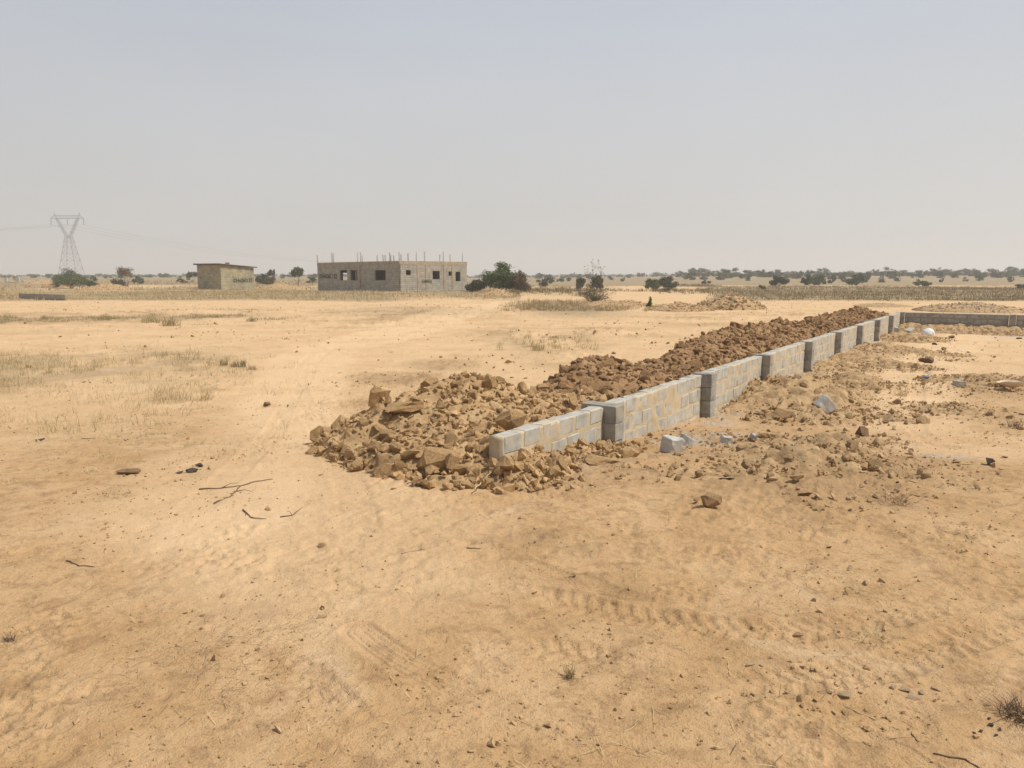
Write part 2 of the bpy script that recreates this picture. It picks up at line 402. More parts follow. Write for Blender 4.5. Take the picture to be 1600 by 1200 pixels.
def ground_z(x, y):
    x = np.atleast_1d(np.asarray(x, float)); y = np.atleast_1d(np.asarray(y, float))
    shp = x.shape; x = x.ravel(); y = y.ravel()
    r = np.hypot(x, y)
    z = g0(y) + .05 * fbm(x, y, 7, 2, 1) * sstep(2, 10, r) + .018 * fbm(x, y, 1.7, 3, 5)
    z += .35 * fbm(x, y, 60, 2, 9) * sstep(35, 130, r) * sstep(120, 160, r + 200 * (r > 160)) * 0
    near = r < 70
    xn, yn = x[near], y[near]
    rn = r[near]
    zf = .013 * fbm(xn, yn, .42, 3, 21) + .011 * clod(xn, yn, .13, 25) * sstep(-.15, .55, fbm(xn, yn, 1.1, 3, 88))
    zf += .0024 * fbm(xn, yn, .05, 2, 29) + .012 * clod(xn + yn * .5, yn * 2.2, .35, 27) * sstep(.0, .6, fbm(xn, yn, 2.3, 3, 89))
    zf += .016 * clod(xn, yn, .085, 39) * sstep(.15, .5, fbm(xn, yn, .7, 3, 90))
    # shallow footprints and scuffs
    sc = fbm(xn, yn, .30, 2, 61); zf -= .011 * sstep(.42, .62, sc)
    rm = rough_mask(xn, yn)
    zf += rm * (.035 * clod(xn, yn, .34, 31) + .022 * clod(xn, yn, .12, 35) + .008 * clod(xn, yn, .05, 37))
    fr = np.zeros_like(xn)
    for q in FARROUGH: fr = np.maximum(fr, ell(xn, yn, *q, .6))
    zf += fr * (.11 * clod(xn, yn, 1.3, 43) * sstep(-.2, .4, fbm(xn, yn, 3, 3, 44)) + .055 * clod(xn, yn, .45, 45))
    zf += track_relief(xn, yn) * sstep(45, 20, rn)
    z[near] += zf * sstep(70, 40, rn)
    # ground rises a little towards the far right and the skyline
    z += sstep(170, 420, y) * sstep(-.1, .45, x / np.maximum(np.abs(y), 1)) * (2.0 + 1.4 * fbm(x, y, 130, 3, 15)) * (y > 0)
    z += sstep(120, 300, y) * sstep(.05, -.3, x / np.maximum(np.abs(y), 1)) * (.8 + .9 * fbm(x, y, 70, 3, 16)) * (y > 0)
    z += sstep(45, 90, r) * .25 * fbm(x, y, 22, 2, 19)
    z -= sstep(700, 3000, r) * 3
    return z.reshape(shp)

def gz(x, y): return float(ground_z(np.array([x]), np.array([y]))[0])

# ------------------------------------------------------------ where grass grows
def veg_mask(x, y):
    """amount of dry plant cover, 0..1"""
    u = x / np.maximum(y, 1)
    n = fbm(x, y * .5, 9, 3, 51)
    ax = np.abs(x)
    left = sstep(60, 68, y + 7 * n) * (u < .03 + .05 * n) * sstep(-.08, -.16, u + .04 * n + (y < 72) * .0) * sstep(104, 96, y)
    mid = sstep(62, 74, y + 6 * n) * sstep(150, 120, y) * ((u > -.2) & (u < .01)) * .8
    left2 = sstep(96, 108, y + 8 * n) * (u < 0) * sstep(-.5, .1, fbm(x, y * .5, 18, 3, 52) + .15)
    right = sstep(60, 65, y + 5 * n) * sstep(150, 112, y + 14 * n) * sstep(.245, .275, u + .01 * n)
    cen = sstep(70, 90, y + 8 * n) * ((u >= -.02) & (u < .27)) * sstep(-.2, .4, fbm(x, y * .4, 14, 3, 57) + .2)
    far = (y > 150) * sstep(-.35, .15, fbm(x, y * .3, 50, 3, 53) + .60)
    m = np.maximum.reduce([left, mid * .95, left2 * .95, right, cen * .8, far])
    m = np.maximum(m, .9 * ell(x, y, 880, 480, 75, 9) * sstep(-.4, .2, n + .2))      # around the bare bush
    m = np.maximum(m, .55 * ell(x, y, 170, 497, 230, 12) * sstep(-.25, .25, fbm(x, y, 2.6, 3, 55)))
    m = np.maximum(m, .5 * ell(x, y, 110, 575, 240, 26) * sstep(-.3, .3, fbm(x, y, 1.2, 3, 56) + .1))
    m = np.maximum(m, .45 * ell(x, y, 860, 535, 90, 14) * sstep(-.3, .3, fbm(x, y, 1.0, 3, 58)))
    m = np.maximum(m, .35 * ell(x, y, 640, 487, 120, 7))
    return m * (y > 0)

def grey_mask(x, y):
    m = np.zeros_like(x)
    for q in ((1100, 655, 45, 14), (1150, 695, 80, 16), (1395, 696, 28, 5), (1560, 523, 60, 6), (1320, 540, 40, 6), (1250, 560, 30, 8), (1040, 690, 50, 16), (1480, 714, 50, 5), (1190, 710, 60, 8)):
        m = np.maximum(m, ell(x, y, *q))
    s, d = wall_coords(x, y)
    m = np.maximum(m, .7 * sstep(.6, .1, np.abs(d + .2)) * (s > .3) * (s < cum[-1]))
    return m * np.clip(.45 + 1.3 * fbm(x, y, .5, 3, 71), 0, 1)

# ------------------------------------------------------------ the ground sheet
def fan_grid():
    th = np.radians(np.linspace(42, -42, 840))                      # from straight ahead
    rest = np.radians(np.linspace(-42, -318, 90))[1:-1]
    th = np.concatenate([th, rest])
    near = np.geomspace(.3, 2.25, 14)[:-1]
    ys = np.linspace(1225, 455, 560)                                  # even in view angle
    ang = PITCH + np.arctan((ys - 600) / F)
    mid = EYE / np.tan(ang)
    for _ in range(30): mid = .5 * mid + .5 * (EYE - g0(mid)) / np.tan(ang)
    far = np.geomspace(mid[-1], 3400, 75)[1:]
    r = np.concatenate([near, mid, far])
    return th, r
th, rr = fan_grid()
TH, RR = np.meshgrid(th, rr)
gx = (np.sin(TH) * RR).ravel(); gy = (np.cos(TH) * RR).ravel()
gzv = ground_z(gx, gy)
nT, nR = len(th), len(rr)
ii, jj = np.meshgrid(np.arange(nR - 1), np.arange(nT), indexing='ij')
a = (ii * nT + jj).ravel(); b = (ii * nT + (jj + 1) % nT).ravel()
c_ = ((ii + 1) * nT + (jj + 1) % nT).ravel(); d_ = ((ii + 1) * nT + jj).ravel()
quads = np.stack([a, b, c_, d_], 1)
# winding so that normals look up
V = np.stack([gx, gy, gzv], 1)
q0 = quads[0]; nrm = np.cross(V[q0[1]] - V[q0[0]], V[q0[2]] - V[q0[0]])
if nrm[2] < 0: quads = quads[:, ::-1]
cen_i = len(V); V = np.vstack([V, [0, 0, gzv[:nT].mean()]])
jn = np.arange(nT); tri = np.stack([jn, (jn + 1) % nT, np.full(nT, cen_i)], 1)
nrm = np.cross(V[tri[0][1]] - V[tri[0][0]], V[tri[0][2]] - V[tri[0][0]])
if nrm[2] < 0: tri = tri[:, ::-1]

def ground_material():
    m = bpy.data.materials.new('sandy_ground'); m.use_nodes = True
    n = m.node_tree.nodes; l = m.node_tree.links; p = n['Principled BSDF']
    p.inputs['Roughness'].default_value = .97; p.inputs['Specular IOR Level'].default_value = .08
    geo = n.new('ShaderNodeNewGeometry'); at = n.new('ShaderNodeVertexColor'); at.layer_name = 'cover'
    sp = n.new('ShaderNodeSeparateColor'); l.new(at.outputs['Color'], sp.inputs[0])
    def noise(scale, detail=5, rough=.6, dist=0, w=0):
        q = n.new('ShaderNodeTexNoise'); q.inputs['Scale'].default_value = scale; q.inputs['Detail'].default_value = detail
        q.inputs['Roughness'].default_value = rough; q.inputs['Distortion'].default_value = dist
        l.new(geo.outputs['Position'], q.inputs['Vector']); return q.outputs[0]
    def rng(src, a, b, c=0, d=1):
        q = n.new('ShaderNodeMapRange'); q.inputs['From Min'].default_value = a; q.inputs['From Max'].default_value = b
        q.inputs['To Min'].default_value = c; q.inputs['To Max'].default_value = d; l.new(src, q.inputs[0]); return q.outputs[0]
    def mix(f, a, b, mode='MIX'):
        q = n.new('ShaderNodeMix'); q.data_type = 'RGBA'; q.blend_type = mode
        for sck, v in ((q.inputs[0], f), (q.inputs[6], a), (q.inputs[7], b)):
            if isinstance(v, tuple): sck.default_value = (*v, 1)
            elif isinstance(v, (int, float)): sck.default_value = v
            else: l.new(v, sck)
        return q.outputs[2]
    def mul(a, b):
        q = n.new('ShaderNodeMath'); q.operation = 'MULTIPLY'
        for i, v in enumerate((a, b)):
            if isinstance(v, (int, float)): q.inputs[i].default_value = v
            else: l.new(v, q.inputs[i])
        return q.outputs[0]
    col = mix(rng(noise(.35, 4), .35, .65), GA, GB)
    col = mix(rng(noise(1.6, 6, .65, .4), .42, .68), col, GC)
    col = mix(mul(rng(noise(.9, 7, .7, .8), .56, .70), .55), col, GD)
    col = mix(mul(rng(noise(7, 6, .7, .5), .50, .66), .55), col, GE)
    col = mix(mul(rng(noise(2.6, 8, .78, .6), .53, .64), .50), col, GE)
    col = mix(mul(rng(noise(40, 4, .75), .56, .66), .6), col, GE)
    col = mix(mul(at.outputs['Alpha'], rng(noise(.6, 7, .72), .30, .62, .25, .85)), col, (.65, .450, .258))    # paler open sand
    vo = n.new('ShaderNodeTexVoronoi'); vo.inputs['Scale'].default_value = 26; l.new(geo.outputs['Position'], vo.inputs['Vector'])
    peb = mul(rng(vo.outputs['Distance'], .13, .08), rng(noise(2.2, 4), .50, .64))
    col = mix(mul(peb, .7), col, (.15, .09, .05))
    col = mix(mul(sp.outputs['Red'], rng(noise(3, 6, .7), .3, .6, .45, 1)), col, (.35, .222, .112))
    vegc = mix(rng(noise(.25, 5), .38, .62), (.31, .235, .135), (.215, .17, .098))
    col = mix(mul(sp.outputs['Green'], rng(noise(1.1, 7, .75), .3, .5, .45, .95)), col, vegc)
    col = mix(mul(sp.outputs['Blue'], rng(noise(9, 6, .7), .38, .6, .1, .85)), col, (.40, .385, .34))     # cement spill
    l.new(col, p.inputs['Base Color'])
    ad = n.new('ShaderNodeMath'); l.new(mul(noise(20, 6, .7), 1.0), ad.inputs[0]); l.new(mul(noise(110, 3, .6), .35), ad.inputs[1])
    b = n.new('ShaderNodeBump'); b.inputs['Strength'].default_value = 1.0; b.inputs['Distance'].default_value = .02
    l.new(ad.outputs[0], b.inputs['Height'])
    cr = n.new('ShaderNodeTexVoronoi'); cr.feature = 'DISTANCE_TO_EDGE'; cr.inputs['Scale'].default_value = 9
    dv = n.new('ShaderNodeVectorMath'); dv.operation = 'ADD'
    nn = n.new('ShaderNodeTexNoise'); nn.inputs['Scale'].default_value = 6; l.new(geo.outputs['Position'], nn.inputs['Vector'])
    l.new(geo.outputs['Position'], dv.inputs[0])
    sv = n.new('ShaderNodeVectorMath'); sv.operation = 'SCALE'; sv.inputs['Scale'].default_value = .35; l.new(nn.outputs['Color'], sv.inputs[0]); l.new(sv.outputs[0], dv.inputs[1])
    l.new(dv.outputs[0], cr.inputs['Vector'])
    b2 = n.new('ShaderNodeBump'); b2.inputs['Distance'].default_value = .006
    l.new(mul(rng(noise(.8, 4), .54, .66), .6), b2.inputs['Strength'])
    l.new(rng(cr.outputs['Distance'], 0, .05), b2.inputs['Height']); l.new(b.outputs[0], b2.inputs['Normal'])
    l.new(b2.outputs[0], p.inputs['Normal'])
    return m
GA, GB, GC, GD, GE = (.53, .338, .168), (.46, .286, .136), (.57, .380, .205), (.63, .455, .28), (.27, .158, .078)
M['ground'] = ground_material()
me = mesh_np('ground', V, [quads, tri], M['ground'], smooth=True)
ca = me.color_attributes.new('cover', 'FLOAT_COLOR', 'POINT')
cols = np.zeros((len(V), 4), np.float32)
cols[:-1, 3] = np.clip(sstep(9, 17, gy + 2.5 * fbm(gx, gy, 4, 3, 171)) + .5 * ell(gx, gy, 520, 1000, 90, 22) + .6 * ell(gx, gy, 120, 640, 260, 60), 0, 1)
fr_ = np.zeros_like(gx)
for q in FARROUGH: fr_ = np.maximum(fr_, ell(gx, gy, *q, .6))
cols[:-1, 0] = np.where(np.hypot(gx, gy) < 70, np.maximum(rough_mask(gx, gy), .8 * fr_ * sstep(-.1, .4, fbm(gx, gy, 2.2, 4, 46))), 0)
for k_ in (7, 8, 9):
    P_, w_ = TW[k_][0], TW[k_][1] * 4.5
    dd_ = np.full(len(gx), 1e9); m_i = np.where((gy > 2) & (gy < 62) & (np.abs(gx) < 30))[0]
    for i in range(0, len(P_) - 1):
        a_, b_ = P_[i], P_[i + 1]; L_ = np.linalg.norm(b_ - a_)
        if L_ < 1e-6: continue
        t_ = np.clip(((gx[m_i] - a_[0]) * (b_[0] - a_[0]) + (gy[m_i] - a_[1]) * (b_[1] - a_[1])) / L_ ** 2, 0, 1)
        dd_[m_i] = np.minimum(dd_[m_i], np.hypot(gx[m_i] - a_[0] - (b_[0] - a_[0]) * t_, gy[m_i] - a_[1] - (b_[1] - a_[1]) * t_))
    lane = sstep(w_, w_ * .4, dd_) * sstep(w_ * 12, w_, dd_)
    cols[:-1, 3] = np.clip(cols[:-1, 3] + .8 * lane, 0, 1.6); cols[:-1, 0] *= 1 - .8 * lane
cols[:-1, 1] = veg_mask(gx, gy); cols[:-1, 2] = grey_mask(gx, gy)
ca.data.foreach_set('color', cols.ravel())
tag(link('ground', me), kind='structure')

# ------------------------------------------------------------ stones
def hull(npts, flat, seed, jag=.25):
    rg = np.random.default_rng(seed)
    p = rg.normal(size=(npts, 3)); p /= np.linalg.norm(p, axis=1)[:, None]
    p = np.sign(p) * np.abs(p) ** rg.uniform(.55, .95)           # boxier than a ball
    p *= (1 - jag * rg.random((npts, 1))) * np.array([1, rg.uniform(.62, .9), flat])
    bm = bmesh.new(); vs = [bm.verts.new(q) for q in p]
    r = bmesh.ops.convex_hull(bm, input=vs)
    bmesh.ops.delete(bm, geom=[v for v in bm.verts if not v.link_faces], context='VERTS')
    bmesh.ops.recalc_face_normals(bm, faces=bm.faces)
    bm.verts.ensure_lookup_table(); bm.verts.index_update()
    v = np.array([q.co[:] for q in bm.verts]); f = np.array([[q.index for q in g.verts] for g in bm.faces])
    bm.free(); v /= np.abs(v).max(); return v, f
SMALL = [hull(random.randint(8, 11), random.uniform(.5, .8), 100 + i) for i in range(10)]
BIG = [hull(random.randint(16, 24), random.uniform(.5, .85), 200 + i, .2) for i in range(16)]

def big_mesh(i, m, name='stone'):
    v, f = BIG[i % len(BIG)]
    bm = bmesh.new(); vs = [bm.verts.new(q) for q in v]
    for q in f: bm.faces.new([vs[k] for k in q])
    bmesh.ops.dissolve_limit(bm, angle_limit=.30, verts=bm.verts, edges=bm.edges)
    bmesh.ops.triangulate(bm, faces=bm.faces)
    bmesh.ops.subdivide_edges(bm, edges=bm.edges, cuts=1, use_grid_fill=True, smooth=.0)
    bmesh.ops.triangulate(bm, faces=bm.faces)
    rg = random.Random(i)
    for q in bm.verts:
        nv = noise.noise_vector(q.co * 2.3 + Vector((i * 7.0, 0, 0)))
        q.co += nv * .15 + Vector((rg.uniform(-1, 1), rg.uniform(-1, 1), rg.uniform(-1, 1))) * .028
    me = bpy.data.meshes.new(name); bm.to_mesh(me); bm.free(); me.materials.append(m); return me
_bigcache = {}
def big(i, mk, name='stone'):
    k = (i % len(BIG), mk)
    if k not in _bigcache: _bigcache[k] = big_mesh(i % len(BIG), M[mk], name)
    return _bigcache[k]

def rots(n, rg, tilt=1.0):
    """random rotation matrices, n,3,3"""
    a = rg.uniform(0, 2 * math.pi, n); b = rg.normal(0, .5 * tilt, n); c = rg.normal(0, .5 * tilt, n)
    ca, sa, cb, sb, cc, sc = np.cos(a), np.sin(a), np.cos(b), np.sin(b), np.cos(c), np.sin(c)
    z0, o = np.zeros(n), np.ones(n)
    Z = np.array([[ca, -sa, z0], [sa, ca, z0], [z0, z0, o]]).transpose(2, 0, 1)
    X = np.array([[o, z0, z0], [z0, cb, -sb], [z0, sb, cb]]).transpose(2, 0, 1)
    Y = np.array([[cc, z0, sc], [z0, o, z0], [-sc, z0, cc]]).transpose(2, 0, 1)
    return Z @ X @ Y

def scatter_mesh(name, P, size, m, rg, variants=SMALL, tilt=1.5):
    """many small stones as one mesh"""
    n = len(P); which = rg.integers(0, len(variants), n); Rm = rots(n, rg, tilt)
    vs, fs, off = [], [], 0
    for k, (v, f) in enumerate(variants):
        idx = np.where(which == k)[0]
        if not len(idx): continue
        w = np.einsum('nij,vj->nvi', Rm[idx], v) * size[idx][:, None, None] + P[idx][:, None, :]
        ff = f[None] + (np.arange(len(idx)) * len(v))[:, None, None] + off
        vs.append(w.reshape(-1, 3)); fs.append(ff.reshape(-1, 3)); off += len(idx) * len(v)
    return mesh_np(name, np.vstack(vs), np.vstack(fs), m)

# ------------------------------------------------------------ the heaps
def cone(x, y, cx, cy, h, r, e=1.0):
    d = np.hypot(x - cx, y - cy) / r
    return np.where(d < 1, h * np.clip(1 - d, 0, 1) ** e, -1.)
CREST = [(870, 590), (900, 556), (935, 549), (990, 568), (1040, 552), (1085, 524), (1120, 514), (1150, 508), (1200, 500), (1245, 500), (1280, 491), (1340, 478), (1370, 485), (1388, 495)]
COFF = 1.25                                            # crest stands this far left of the wall's face
cs, cz = [], []
for px, py in CREST:
    q = col_on_line(px, P2 + WN * COFF, PC + WN * COFF)
    s_, _ = wall_coords(np.array([q[0]]), np.array([q[1]])); cs.append(float(s_[0])); cz.append(zat(py, q[1]) - .06 - float(g0(q[1])))
def ridge_z(x, y):
    s, d = wall_coords(x, y)
    s = s + .25 * fbm(x, y, 1.5, 2, 101)
    hc = np.interp(s, [-.2, cs[0] - .8] + cs + [cs[-1] + .8], [.3, .45] + cz + [.0])
    hc = hc + .06 * fbm(x, y, 1.1, 2, 103)
    zw = np.minimum(ztop(s) - .10 - g0(y), hc)
    dw = np.clip((d - WT) / (COFF - WT), 0, 1)
    inner = zw + (hc - zw) * dw ** 1.0
    outer = hc - (d - COFF) * .78
    h = np.where(d < COFF, inner, outer)
    end = sstep(cum[-1] + .2, cum[-1] - 1.6, s)
    h = h - (1 - end) * 1.3 - (1 - sstep(-.1, 1.3, s)) * .9
    return np.where((d > WT * .6) & (s > 0.05) & (end > .01), h, -1)
def near_heap_z(x, y):
    qs = [(735, 580, 8.7, 1.75, .9), (690, 594, 8.5, 1.4, .95), (640, 610, 8.3, 1.1, .95), (600, 622, 8.1, .80, .9), (565, 655, 7.8, .52, .9),
          (790, 600, 8.6, 1.6, 1), (690, 655, 7.5, 1.15, .9), (625, 685, 7.2, .65, .8), (780, 690, 6.9, .85, .9), (535, 680, 7.6, .28, .8), (730, 720, 6.5, .65, .8), (850, 640, 8.4, 1.5, 1), (640, 722, 6.7, .5, .8), (580, 700, 7.2, .4, .8), (800, 722, 6.35, .55, .8)]
    h = np.full_like(x, -1.)
    for px, py, Y, r, e in qs:
        h = np.maximum(h, cone(x, y, XatY(px, py, Y), Y, max(.05, zat(py, Y) - .04 - float(g0(Y))), r, e))
    h = h + .05 * fbm(x, y, .8, 2, 111) * (h > .05)
    s, d = wall_coords(x, y)
    front = (d < WT * .5) & (s > -.02)                   # on the wall's other face only a low skirt
    skirt = .17 * sstep(2.6, .4, s) * np.clip(1 + (d - .0) / .60, 0, 1) + .015
    return np.where(front, np.minimum(h, skirt), np.where(d < WT + .02, np.minimum(h, np.where(s > 0, ztop(s) - .1 - g0(y), 9)), h))
def heap_z(x, y): return np.maximum(ridge_z(x, y), near_heap_z(x, y))
def mound_z(x, y):
    qs = [(1232, 588, 12.9, 1.5, 1), (1205, 612, 12.2, 1.2, 1), (1262, 612, 12.2, 1.1, .9), (1285, 640, 10.9, .9, .9), (1245, 640, 11.2, 1.0, .9), (1215, 655, 10.6, .75, .9),
          (1330, 640, 11.2, .8, .8), (1400, 655, 10.8, .6, .7), (1365, 648, 11.1, .7, .8), (1180, 625, 12.0, .8, .9)]
    low = [(1300, 578, 1.0, .14), (1340, 565, 1.2, .14), (1375, 548, 1.3, .13), (1415, 530, 1.6, .14), (1400, 575, 1.2, .10), (1440, 555, 1.3, .12), (1290, 700, .9, .10), (1215, 695, .9, .10), (1180, 738, .7, .07), (1262, 752, .7, .07), (1110, 768, .6, .09), (1235, 722, .9, .12),
           (1330, 690, .7, .08), (1440, 512, 1.5, .26), (1475, 510, 1.4, .24), (1520, 511, 1.4, .18), (1570, 512, 1.4, .15), (1160, 790, .6, .07), (1070, 742, .5, .07), (1330, 600, .9, .13), (1480, 640, .9, .06), (1560, 600, 1.6, .09)]
    h = np.full_like(x, -1.)
    for px, py, Y, r, e in qs:
        h = np.maximum(h, cone(x, y, XatY(px, py, Y), Y, max(.06, zat(py, Y) - float(g0(Y))), r, e))
    wx = x + .35 * fbm(x, y, .9, 3, 123); wy = y + .35 * fbm(x, y, .9, 3, 124)
    for px, py, r, hh_ in low:
        c = gp(px, py); h = np.maximum(h, cone(wx, wy, c[0], c[1], hh_, r, .8))
    for t_ in np.arange(.4, 9.5, .8):                   # soil banked against the far wall
        c = PC + np.array([WD[1], -WD[0]]) * t_ - WD * .25; h = np.maximum(h, cone(x, wy * .4 + y * .6, c[0], c[1], .20, 1.9, 1.0))
    s, d = wall_coords(x, y)
    return np.where(d > -.01, -1, h + .04 * fbm(x, y, .6, 2, 121) * (h > .03))

def gz(x, y):
    """height of whatever soil lies at a place: ground, mound or heap"""
    X_, Y_ = np.array([float(x)]), np.array([float(y)])
    z_ = float(ground_z(X_, Y_)[0]); h_ = max(float(mound_z(X_, Y_)[0]), float(heap_z(X_, Y_)[0]))
    return max(z_, float(g0(Y_)[0]) + h_) if h_ > .02 else z_

def core(name, fz, x0, x1, y0, y1, step, pick, m, parent, amp=1.0):
    xs = np.arange(x0, x1, step); ys = np.arange(y0, y1, step); X, Y = np.meshgrid(xs, ys)
    shp = X.shape; x, y = X.ravel(), Y.ravel()
    h = fz(x, y); g = ground_z(x, y)
    lump = amp * (.05 * clod(x, y, .30, 131) + .028 * clod(x, y, .11, 133) - .03)
    edge = sstep(.0, .12, h)
    z = g * (1 - edge) + (h + g0(y)) * edge + lump * edge - .03 * (1 - edge)
    keep = (h > -.005) & pick(x, y)
    i = np.arange(len(x)).reshape(shp)
    q = np.stack([i[:-1, :-1], i[:-1, 1:], i[1:, 1:], i[1:, :-1]], -1).reshape(-1, 4)
    q = q[keep[q].all(1)]
    used = np.unique(q); mp = np.full(len(x), -1); mp[used] = np.arange(len(used))
    return link(name, mesh_np(name, np.stack([x, y, z], 1)[used], mp[q], m, smooth=True), parent)

def cover(fz, pick, x0, x1, y0, y1, n, rg):
    """places on a heap, with its slope height"""
    x = rg.uniform(x0, x1, n); y = rg.uniform(y0, y1, n); h = fz(x, y)
    k = (h > .02) & pick(x, y); x, y, h = x[k], y[k], h[k]
    lump = .05 * clod(x, y, .30, 131) + .028 * clod(x, y, .11, 133) - .03
    return x, y, h + g0(y) + lump * sstep(0, .12, h)

def named_stones(root, P, sizes, mk, rg, tilt=1.0, name='stone'):
    Rm = rots(len(P), rg, tilt)
    for i in range(len(P)):
        sx, sy, sz = sizes[i] * rg.uniform(.85, 1.2), sizes[i] * rg.uniform(.7, 1.1), sizes[i] * rg.uniform(.65, 1.0)
        o = link(name, big(int(rg.integers(0, 16)), mk), root)
        o.matrix_local = Matrix.Translation(P[i]) @ Matrix(Rm[i].tolist()).to_4x4() @ Matrix.Diagonal((sx, sy, sz, 1))

def split_s(x, y): s, d = wall_coords(x, y); return s
S_SPLIT = cs[0] - .35
isnear = lambda x, y: (split_s(x, y) < S_SPLIT + .04)
isfar = lambda x, y: (split_s(x, y) >= S_SPLIT - .08)
rg = np.random.default_rng(5)

def spread(x, y, minD):
    """indices kept so that places stay apart"""
    keep = []; cell = {}
    for i in range(len(x)):
        c = (int(x[i] / minD[i]), int(y[i] / minD[i])); ok = True
        for a in (-1, 0, 1):
            for b in (-1, 0, 1):
                for j in cell.get((c[0] + a, c[1] + b), ()):
                    if (x[i] - x[j]) ** 2 + (y[i] - y[j]) ** 2 < minD[i] ** 2 * .7: ok = False; break
        if ok: cell.setdefault(c, []).append(i); keep.append(i)
    return np.array(keep)

heap = empty('rubble_heap', (0, 0, 0), 'heap of broken brown laterite stones round the near end of the long block wall', 'rubble heap')
core('soil_core', heap_z, -4, 3.5, 5, 12, .03, isnear, M['soil'], heap)
x, y, z = cover(heap_z, isnear, -4, 3, 5, 12, 2600, rg)
k = spread(x, y, np.full(len(x), .14)); x, y, z = x[k], y[k], z[k]
order = rg.permutation(len(x))[:280]
sz = np.clip(rg.lognormal(math.log(.054), .45, len(order)), .03, .12)
named_stones(heap, np.stack([x[order], y[order], z[order] + sz * .25], 1), sz, 'rock', rg, 1.4)
# the biggest pieces the photograph shows
for px, py, Y, s3, rot in ((592, 622, 8.1, (.13, .10, .22), (.2, .25, .5)), (688, 722, 6.45, (.20, .12, .17), (.5, .2, .2)), (800, 655, 7.4, (.19, .12, .16), (.5, .3, 1.0)),
                           (632, 635, 7.9, (.22, .12, .08), (.1, -.1, .2)), (708, 725, 6.4, (.13, .08, .16), (.2, .6, 1.2)), (610, 738, 6.5, (.16, .12, .10), (.2, .1, .4)),
                           (875, 738, 6.55, (.15, .08, .17), (.3, .7, .6)), (945, 722, 7.1, (.22, .13, .08), (.1, .15, .1)), (505, 680, 8.3, (.16, .13, .12), (.2, .2, .3)), (830, 748, 6.3, (.13, .1, .1), (.1, .2, 2))):
    o = link('stone', big(int(s3[0] * 100), 'rock'), heap)
    o.location = (XatY(px, py, Y), Y, zat(py, Y)); o.scale = s3; o.rotation_euler = rot
x, y, z = cover(heap_z, isnear, -4, 3, 5, 12, 15000, rg)
tag(link('small_stones', scatter_mesh('small_stones', np.stack([x, y, z + .005], 1), np.clip(rg.lognormal(math.log(.024), .52, len(x)), .009, .065), M['rock'], rg), heap), kind='stuff')

ridge = empty('earth_ridge', (0, 0, 0), 'long dark brown ridge of dug earth clods heaped behind the block wall', 'earth ridge')
core('soil_core', heap_z, -3, 17, 6.5, 31, .04, isfar, M['ridge_soil'], ridge, 1.2)
x, y, z = cover(heap_z, isfar, -3, 17, 6.5, 31, 30000, rg)
k = spread(x, y, np.full(len(x), .17)); x, y, z = x[k], y[k], z[k]
s_, d_w = wall_coords(x, y)
order = np.argsort(np.hypot(x, y) * rg.uniform(.8, 1.25, len(x)))[:290]
sz = np.clip(rg.lognormal(math.log(.058), .38, len(order)), .04, .14)
named_stones(ridge, np.stack([x[order], y[order], z[order] + sz * .2], 1), sz, 'ridge_rock', rg, 1.3, 'clod')
x, y, z = cover(heap_z, isfar, -3, 17, 6.5, 31, 70000, rg)
k = rg.random(len(x)) < 1.0
x, y, z = x[k], y[k], z[k]
szs = np.clip(rg.lognormal(math.log(.028), .55, len(x)), .012, .10) * np.interp(np.hypot(x, y), [9, 25], [.8, 1.35])
tag(link('small_clods', scatter_mesh('small_clods', np.stack([x, y, z + .01], 1), szs, M['ridge_rock'], rg), ridge), kind='stuff')

mound = empty('soil_mound', (0, 0, 0), 'low crumbly mound of tan soil in front of the block wall, grey block on it', 'soil mound')
core('soil_core', mound_z, .8, 21, 6.3, 30, .04, lambda x, y: x > -99, M['mound_soil'], mound, 1.9)
x, y, z = cover(mound_z, lambda x, y: x > -99, 1, 20, 6.3, 30, 9000, rg)
k = spread(x, y, np.full(len(x), .24)); k = k[np.argsort(np.hypot(x[k], y[k]) * rg.uniform(.7, 1.3, len(k)))[:150]]; x, y, z = x[k], y[k], z[k] - .01
sz = np.clip(rg.lognormal(math.log(.05), .4, len(x)), .03, .12)
named_stones(mound, np.stack([x, y, z], 1), sz, 'mound_rock', rg, 1.0, 'clod')
x, y, z = cover(mound_z, lambda x, y: x > -99, 1, 20, 6.3, 30, 60000, rg)
tag(link('small_clods', scatter_mesh('small_clods', np.stack([x, y, z + .005], 1), np.clip(rg.lognormal(math.log(.022), .55, len(x)), .007, .065) * np.clip(.45 + mound_z(x, y) * 2.5, .5, 1.1), M['mound_rock'], rg), mound), kind='stuff')

# loose clods and crumbs lying about the disturbed ground
def scatter_ground(name, n, x0, x1, y0, y1, dens, smed, ssig, smin, smax, mk, rg, sink=.15):
    x = rg.uniform(x0, x1, n); y = y0 + (y1 - y0) * rg.random(n) ** 1.3
    k = rg.random(n) < dens(x, y); x, y = x[k], y[k]
    s = np.clip(rg.lognormal(math.log(smed), ssig, len(x)), smin, smax)
    z = ground_z(x, y) + s * (.5 - sink) * .5
    h = np.maximum(heap_z(x, y), mound_z(x, y)); k = h < .03
    P = np.stack([x, y, z], 1)[k]
    return tag(link(name, scatter_mesh(name, P, s[k], M[mk], rg)), kind='stuff')
rgh = lambda x, y: np.clip(rough_mask(x, y) * 1.1 - .15, 0, 1)
o = scatter_ground('scattered_clods', 60000, 0, 18, 5.3, 31, lambda x, y: rgh(x, y) * .9, .015, .6, .006, .055, 'mound_rock', rg)
tag(o, 'loose tan clods scattered over the dug ground in front of the wall', 'clods')
